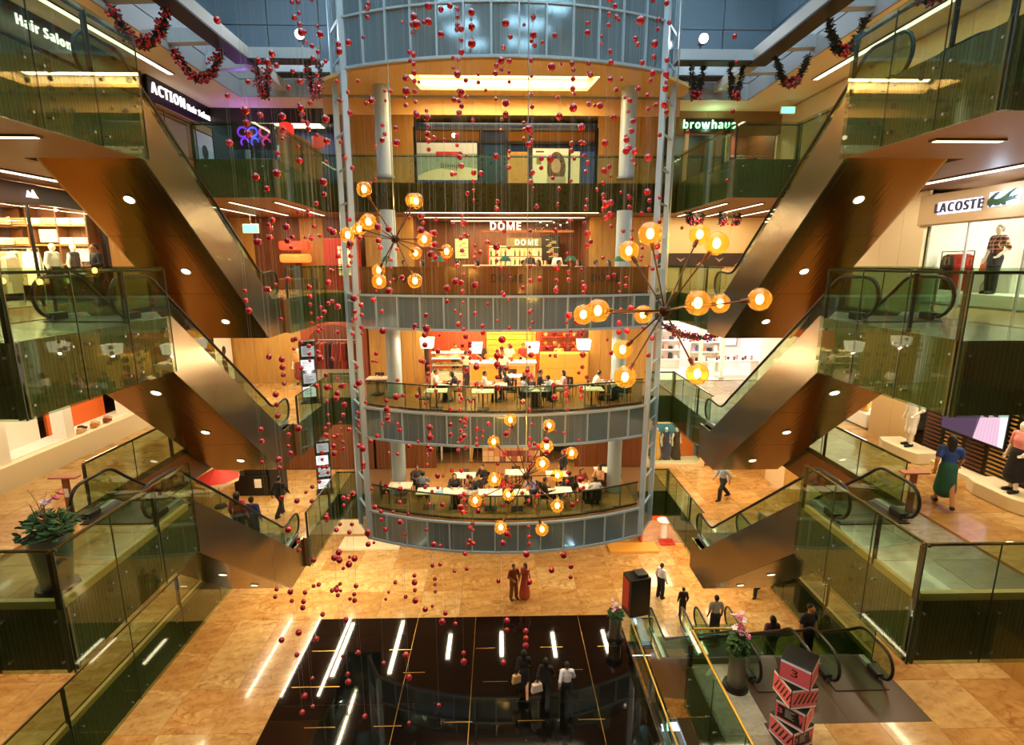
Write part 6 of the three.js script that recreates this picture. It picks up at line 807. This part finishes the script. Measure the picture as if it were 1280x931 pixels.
// ---------- stacked cube kiosk ----------
{ const face = (a) => canvasTex(256, 256, (x, w, h) => { x.fillStyle = '#0c0b0c'; x.fillRect(0, 0, w, h); x.fillStyle = '#f2f0f4'; x.fillRect(0, 6, 256, 244); x.fillStyle = '#ee6a72'; x.fillRect(0, 36, 256, 190); x.fillStyle = '#120c0e'; if (a === 3) { x.font = 'bold 120px sans-serif'; x.fillText('3', 90, 160); } else if (a === 1) { for (let i = 0; i < 6; i++) { x.beginPath(); x.moveTo(20 + i * 44, 188); x.lineTo(70 + i * 44, 60); x.lineTo(84 + i * 44, 60); x.lineTo(40 + i * 44, 188); x.fill(); } } else { x.fillRect(20, 48, 216, 160); x.fillStyle = '#e8616a'; x.font = 'bold 90px sans-serif'; x.fillText('3', 16, 150); x.beginPath(); x.moveTo(200, 60); x.lineTo(244, 60); x.lineTo(220, 180); x.fill(); x.fillStyle = '#d8d0d4'; for (let i = 0; i < 6; i++) x.fillRect(84, 70 + i * 18, 90 - (i * 17) % 40, 7); } });
  const mt = [face(3), face(1), face(2)].map(t => std({ map: t, roughness: .4 })), k = thing('cube_kiosk', 'black tower of twisted stacked cubes with pink printed faces', 'kiosk', [6.28, LV[1], 9.55]), S = .6;
  [[0, .35, 1, 2], [.1, .75, 2, 0], [-.06, .1, 1, 1], [.05, .8, 0, 1]].forEach(([ox, t, a, b], i) => { const c = part(k, 'cube', rbx(S, S * .84, S, .012), M.black, ox * .3, .02 + S * .42 + i * S * .84, 0, 0, t); part(c, 'print', new THREE.PlaneGeometry(S * .96, S * .8), mt[i === 3 ? 1 : b], 0, 0, S / 2 + .004); part(c, 'print', new THREE.PlaneGeometry(S * .96, S * .8), mt[i === 3 ? 0 : a], -S / 2 - .004, 0, 0, 0, -PI / 2); part(c, 'print', new THREE.PlaneGeometry(S * .96, S * .8), mt[1], S / 2 + .004, 0, 0, 0, PI / 2); }); part(k, 'base', rbx(.75, .04, .75, .01), M.black, 0, .02, 0); }
{ const b = thing('black_kiosk', 'black upright kiosk box with red edge at the corner of the black floor', 'kiosk', [5.85, 0, 20.3], .25); part(b, 'kiosk_body', rbx(.95, 1.75, .75, .03), M.black, 0, .875, 0); part(b, 'red_panel', bx(.03, 1.3, .5), redM, -.49, .95, 0); part(b, 'kiosk_top', rbx(.5, .12, .5, .03), M.dark, .15, 1.81, 0); }
// digital pillars
for (const [x, k, d, h, nm] of [[-7.85, 2, 21.6, 2.6, 'black pillar with white lit panels before the red clothes shop'], [-7.9, 1, 22.6, 2.5, 'black pillar with white lettered panels on the lowest gallery']]) { const p = thing('display_pillar', nm, 'display pillar', [x, LV[k], d], .3); part(p, 'pillar_body', rbx(.62, h, .5, .02), M.black, 0, h / 2, 0); const tx = canvasTex(64, 64, (c, w, hh) => { c.fillStyle = '#eef2ee'; c.fillRect(0, 0, w, hh); c.fillStyle = '#222'; for (let i = 0; i < 5; i++) c.fillRect(8, 10 + i * 10, 20 + (i * 17) % 30, 3); }); for (let i = 0; i < 4; i++) part(p, 'lit_screen', new THREE.PlaneGeometry(.5, .42), std({ color: '#222', map: tx, emissive: '#fff', emissiveMap: tx, emissiveIntensity: i % 2 ? .4 : 1.1, roughness: .4 }), i % 2 ? .03 : -.02, .5 + i * .56, .256); part(p, 'foot', rbx(.75, .05, .62, .01), M.dark, 0, .025, 0); const l = new THREE.PointLight(WHITE, 2); l.position.set(0, h / 2, .6); p.add(l); }
// stacked black furniture with a red parasol
{ const o = thing('market_booth', 'stacked black booth furniture on the lowest gallery', 'booth', [-11.0, LV[1], 22.6]); part(o, 'booth_counter', rbx(1.5, .95, .7, .03), M.black, 0, .48, 0); part(o, 'booth_top', rbx(1.0, .5, .6, .04), M.black, .2, 1.2, 0); part(o, 'booth_shelf', rbx(.6, 1.3, .5, .03), M.dark, 1.1, .65, .1); part(o, 'white_card', bx(.3, .4, .02), M.white, .3, .6, .37);
  const p = thing('parasol', 'open red and cream parasol beside the black booth', 'parasol', [-11.85, LV[1], 21.2]); part(p, 'canopy', new THREE.ConeGeometry(.85, .5, 8, 1, true), std({ color: '#b8281c', roughness: .7, side: THREE.DoubleSide }), 0, 1.55, 0); part(p, 'valance', new THREE.CylinderGeometry(.86, .86, .12, 8, 1, true), std({ color: '#e8d4b0', roughness: .7, side: THREE.DoubleSide }), 0, 1.25, 0); part(p, 'pole', cyl(.02, .02, 1.75, 8), M.steel, 0, .88, 0); part(p, 'base', cyl(.22, .25, .08, 16), M.dark, 0, .04, 0); }
// direction stand posts at the escalator wells
for (const [x, d, nm] of [[-9.75, 11.75, 'clothes shop'], [9.5, 11.55, 'crocodile sign']]) { const s = thing('rail_stand', `small wooden topped sign stand at the escalator head, ${nm} side`, 'sign stand', [x, LV[2], d - .35]); part(s, 'stand_post', bx(.14, .95, .05), std({ color: '#8a4a30', roughness: .5 }), 0, .48, 0); part(s, 'stand_top', rbx(.6, .04, .2, .01), std({ color: '#b0603c', roughness: .5 }), 0, .97, 0); part(s, 'stand_foot', bx(.3, .02, .2), M.dark, 0, .01, 0); part(s, 'white_label', bx(.1, .2, .01), M.white, 0, .6, .03); }
// ---------- people on the floors ----------
person('walk', 'man in a white shirt with a dark shoulder strap crossing the black floor', [2.22, .005, 15.3], PI, { top: '#d8dae6', bot: '#14161c', hair: '#17120f' });
person('walk', 'woman in a black dress with a tan bag on the black floor', [.8, .005, 15.9], PI, { top: '#15131a', bot: '#15131a', long: true, lower: 'skirt', skin: 'light' });
person('walk', 'person in a dark coat carrying a pale bag on the black floor', [1.52, .005, 15.5], PI - .2, { top: '#1c1a20', bot: '#1a1a20', long: true });
bag(.55, .62, 15.85, .4, '#c8a878', 'tan handbag held by the woman in the black dress', undefined, 1.1); bag(1.2, .6, 15.45, .3, '#e0d2c0', 'pale handbag held by the person in the dark coat', undefined, 1.1);
person('talk', 'man in a rust coloured suit standing before the tower', [.59, .005, 21.3], .4, { top: '#8a4a24', bot: '#7a4424', skin: 'tan' });
person('stand', 'woman in a red patterned dress standing before the tower', [1.1, .005, 21.35], -.6, { top: '#a8442c', gown: true, long: true, skin: 'light' });
person('stand', 'man in a white shirt and black trousers beside the black kiosk', [7.2, .005, 21.2], 2.2, { top: '#d4d4da', bot: '#15141a' });
person('walk', 'person in black walking behind the ground floor escalators', [11.6, .005, 21.3], -1, { top: '#18161a', bot: '#1a181c' });
person('stand', 'man in a grey printed shirt at the foot of the ground floor escalator', [8.6, .02, 18.6], PI, { top: '#a8aab0', bot: '#2a2c34', sleeve: 'short' }, { scale: 1.08 });
person('stand', 'woman in a plaid purple top on the ground floor escalator', [8.75, 1.98, 14.85], PI, { top: '#5a3a5c', bot: '#20242e', long: true });
person('stand', 'man in a black shirt on the ground floor escalator', [8.75, 3.52, 13.1], .3, { top: '#141216', bot: '#1c1a1e', sleeve: 'short' }, { scale: 1.08 });
person('stand', 'child in dark clothes at the foot of the ground floor escalators', [7.75, .005, 19.9], PI, { top: '#2c1c20', bot: '#1a1a20' }, { scale: .8 });
person('walk', 'man in a black suit walking on the lowest gallery', [-8.95, LV[1] + .005, 20.3], 2.9, { top: '#0f0f14', bot: '#0f0f14' });
person('walk', 'man in a light blue shirt striding on the lowest gallery', [9.72, LV[1] + .005, 21.4], -1.3, { top: '#8a9ab4', bot: '#181a22' });
person('walk', 'woman in a blue top and green skirt walking past the slatted window', [10.55, LV[2] + .005, 11.5], 2.6, { top: '#2a4a9c', bot: '#1c5a50', lower: 'skirt', sleeve: 'short', skin: 'tan', long: true });
person('talk', 'man in a black jacket with folded arms outside the clothes shop', [-11.3, LV[3] + .005, 15.5], -.5, { top: '#17161c', bot: '#17161c' });
person('stand', 'person in a red top riding the escalator to the lowest gallery', [-8.5, 5.85, 16.15], PI, { top: '#a84050', bot: '#30303c', long: true });
person('stand', 'person in dark blue riding the escalator to the lowest gallery', [-8.4, 5.35, 16.85], PI, { top: '#2c3c7a', bot: '#1c1c28' });
scene.traverse(o => { if (o.isMesh) { o.castShadow = true; o.receiveShadow = true; } });
renderer.render(scene, camera);
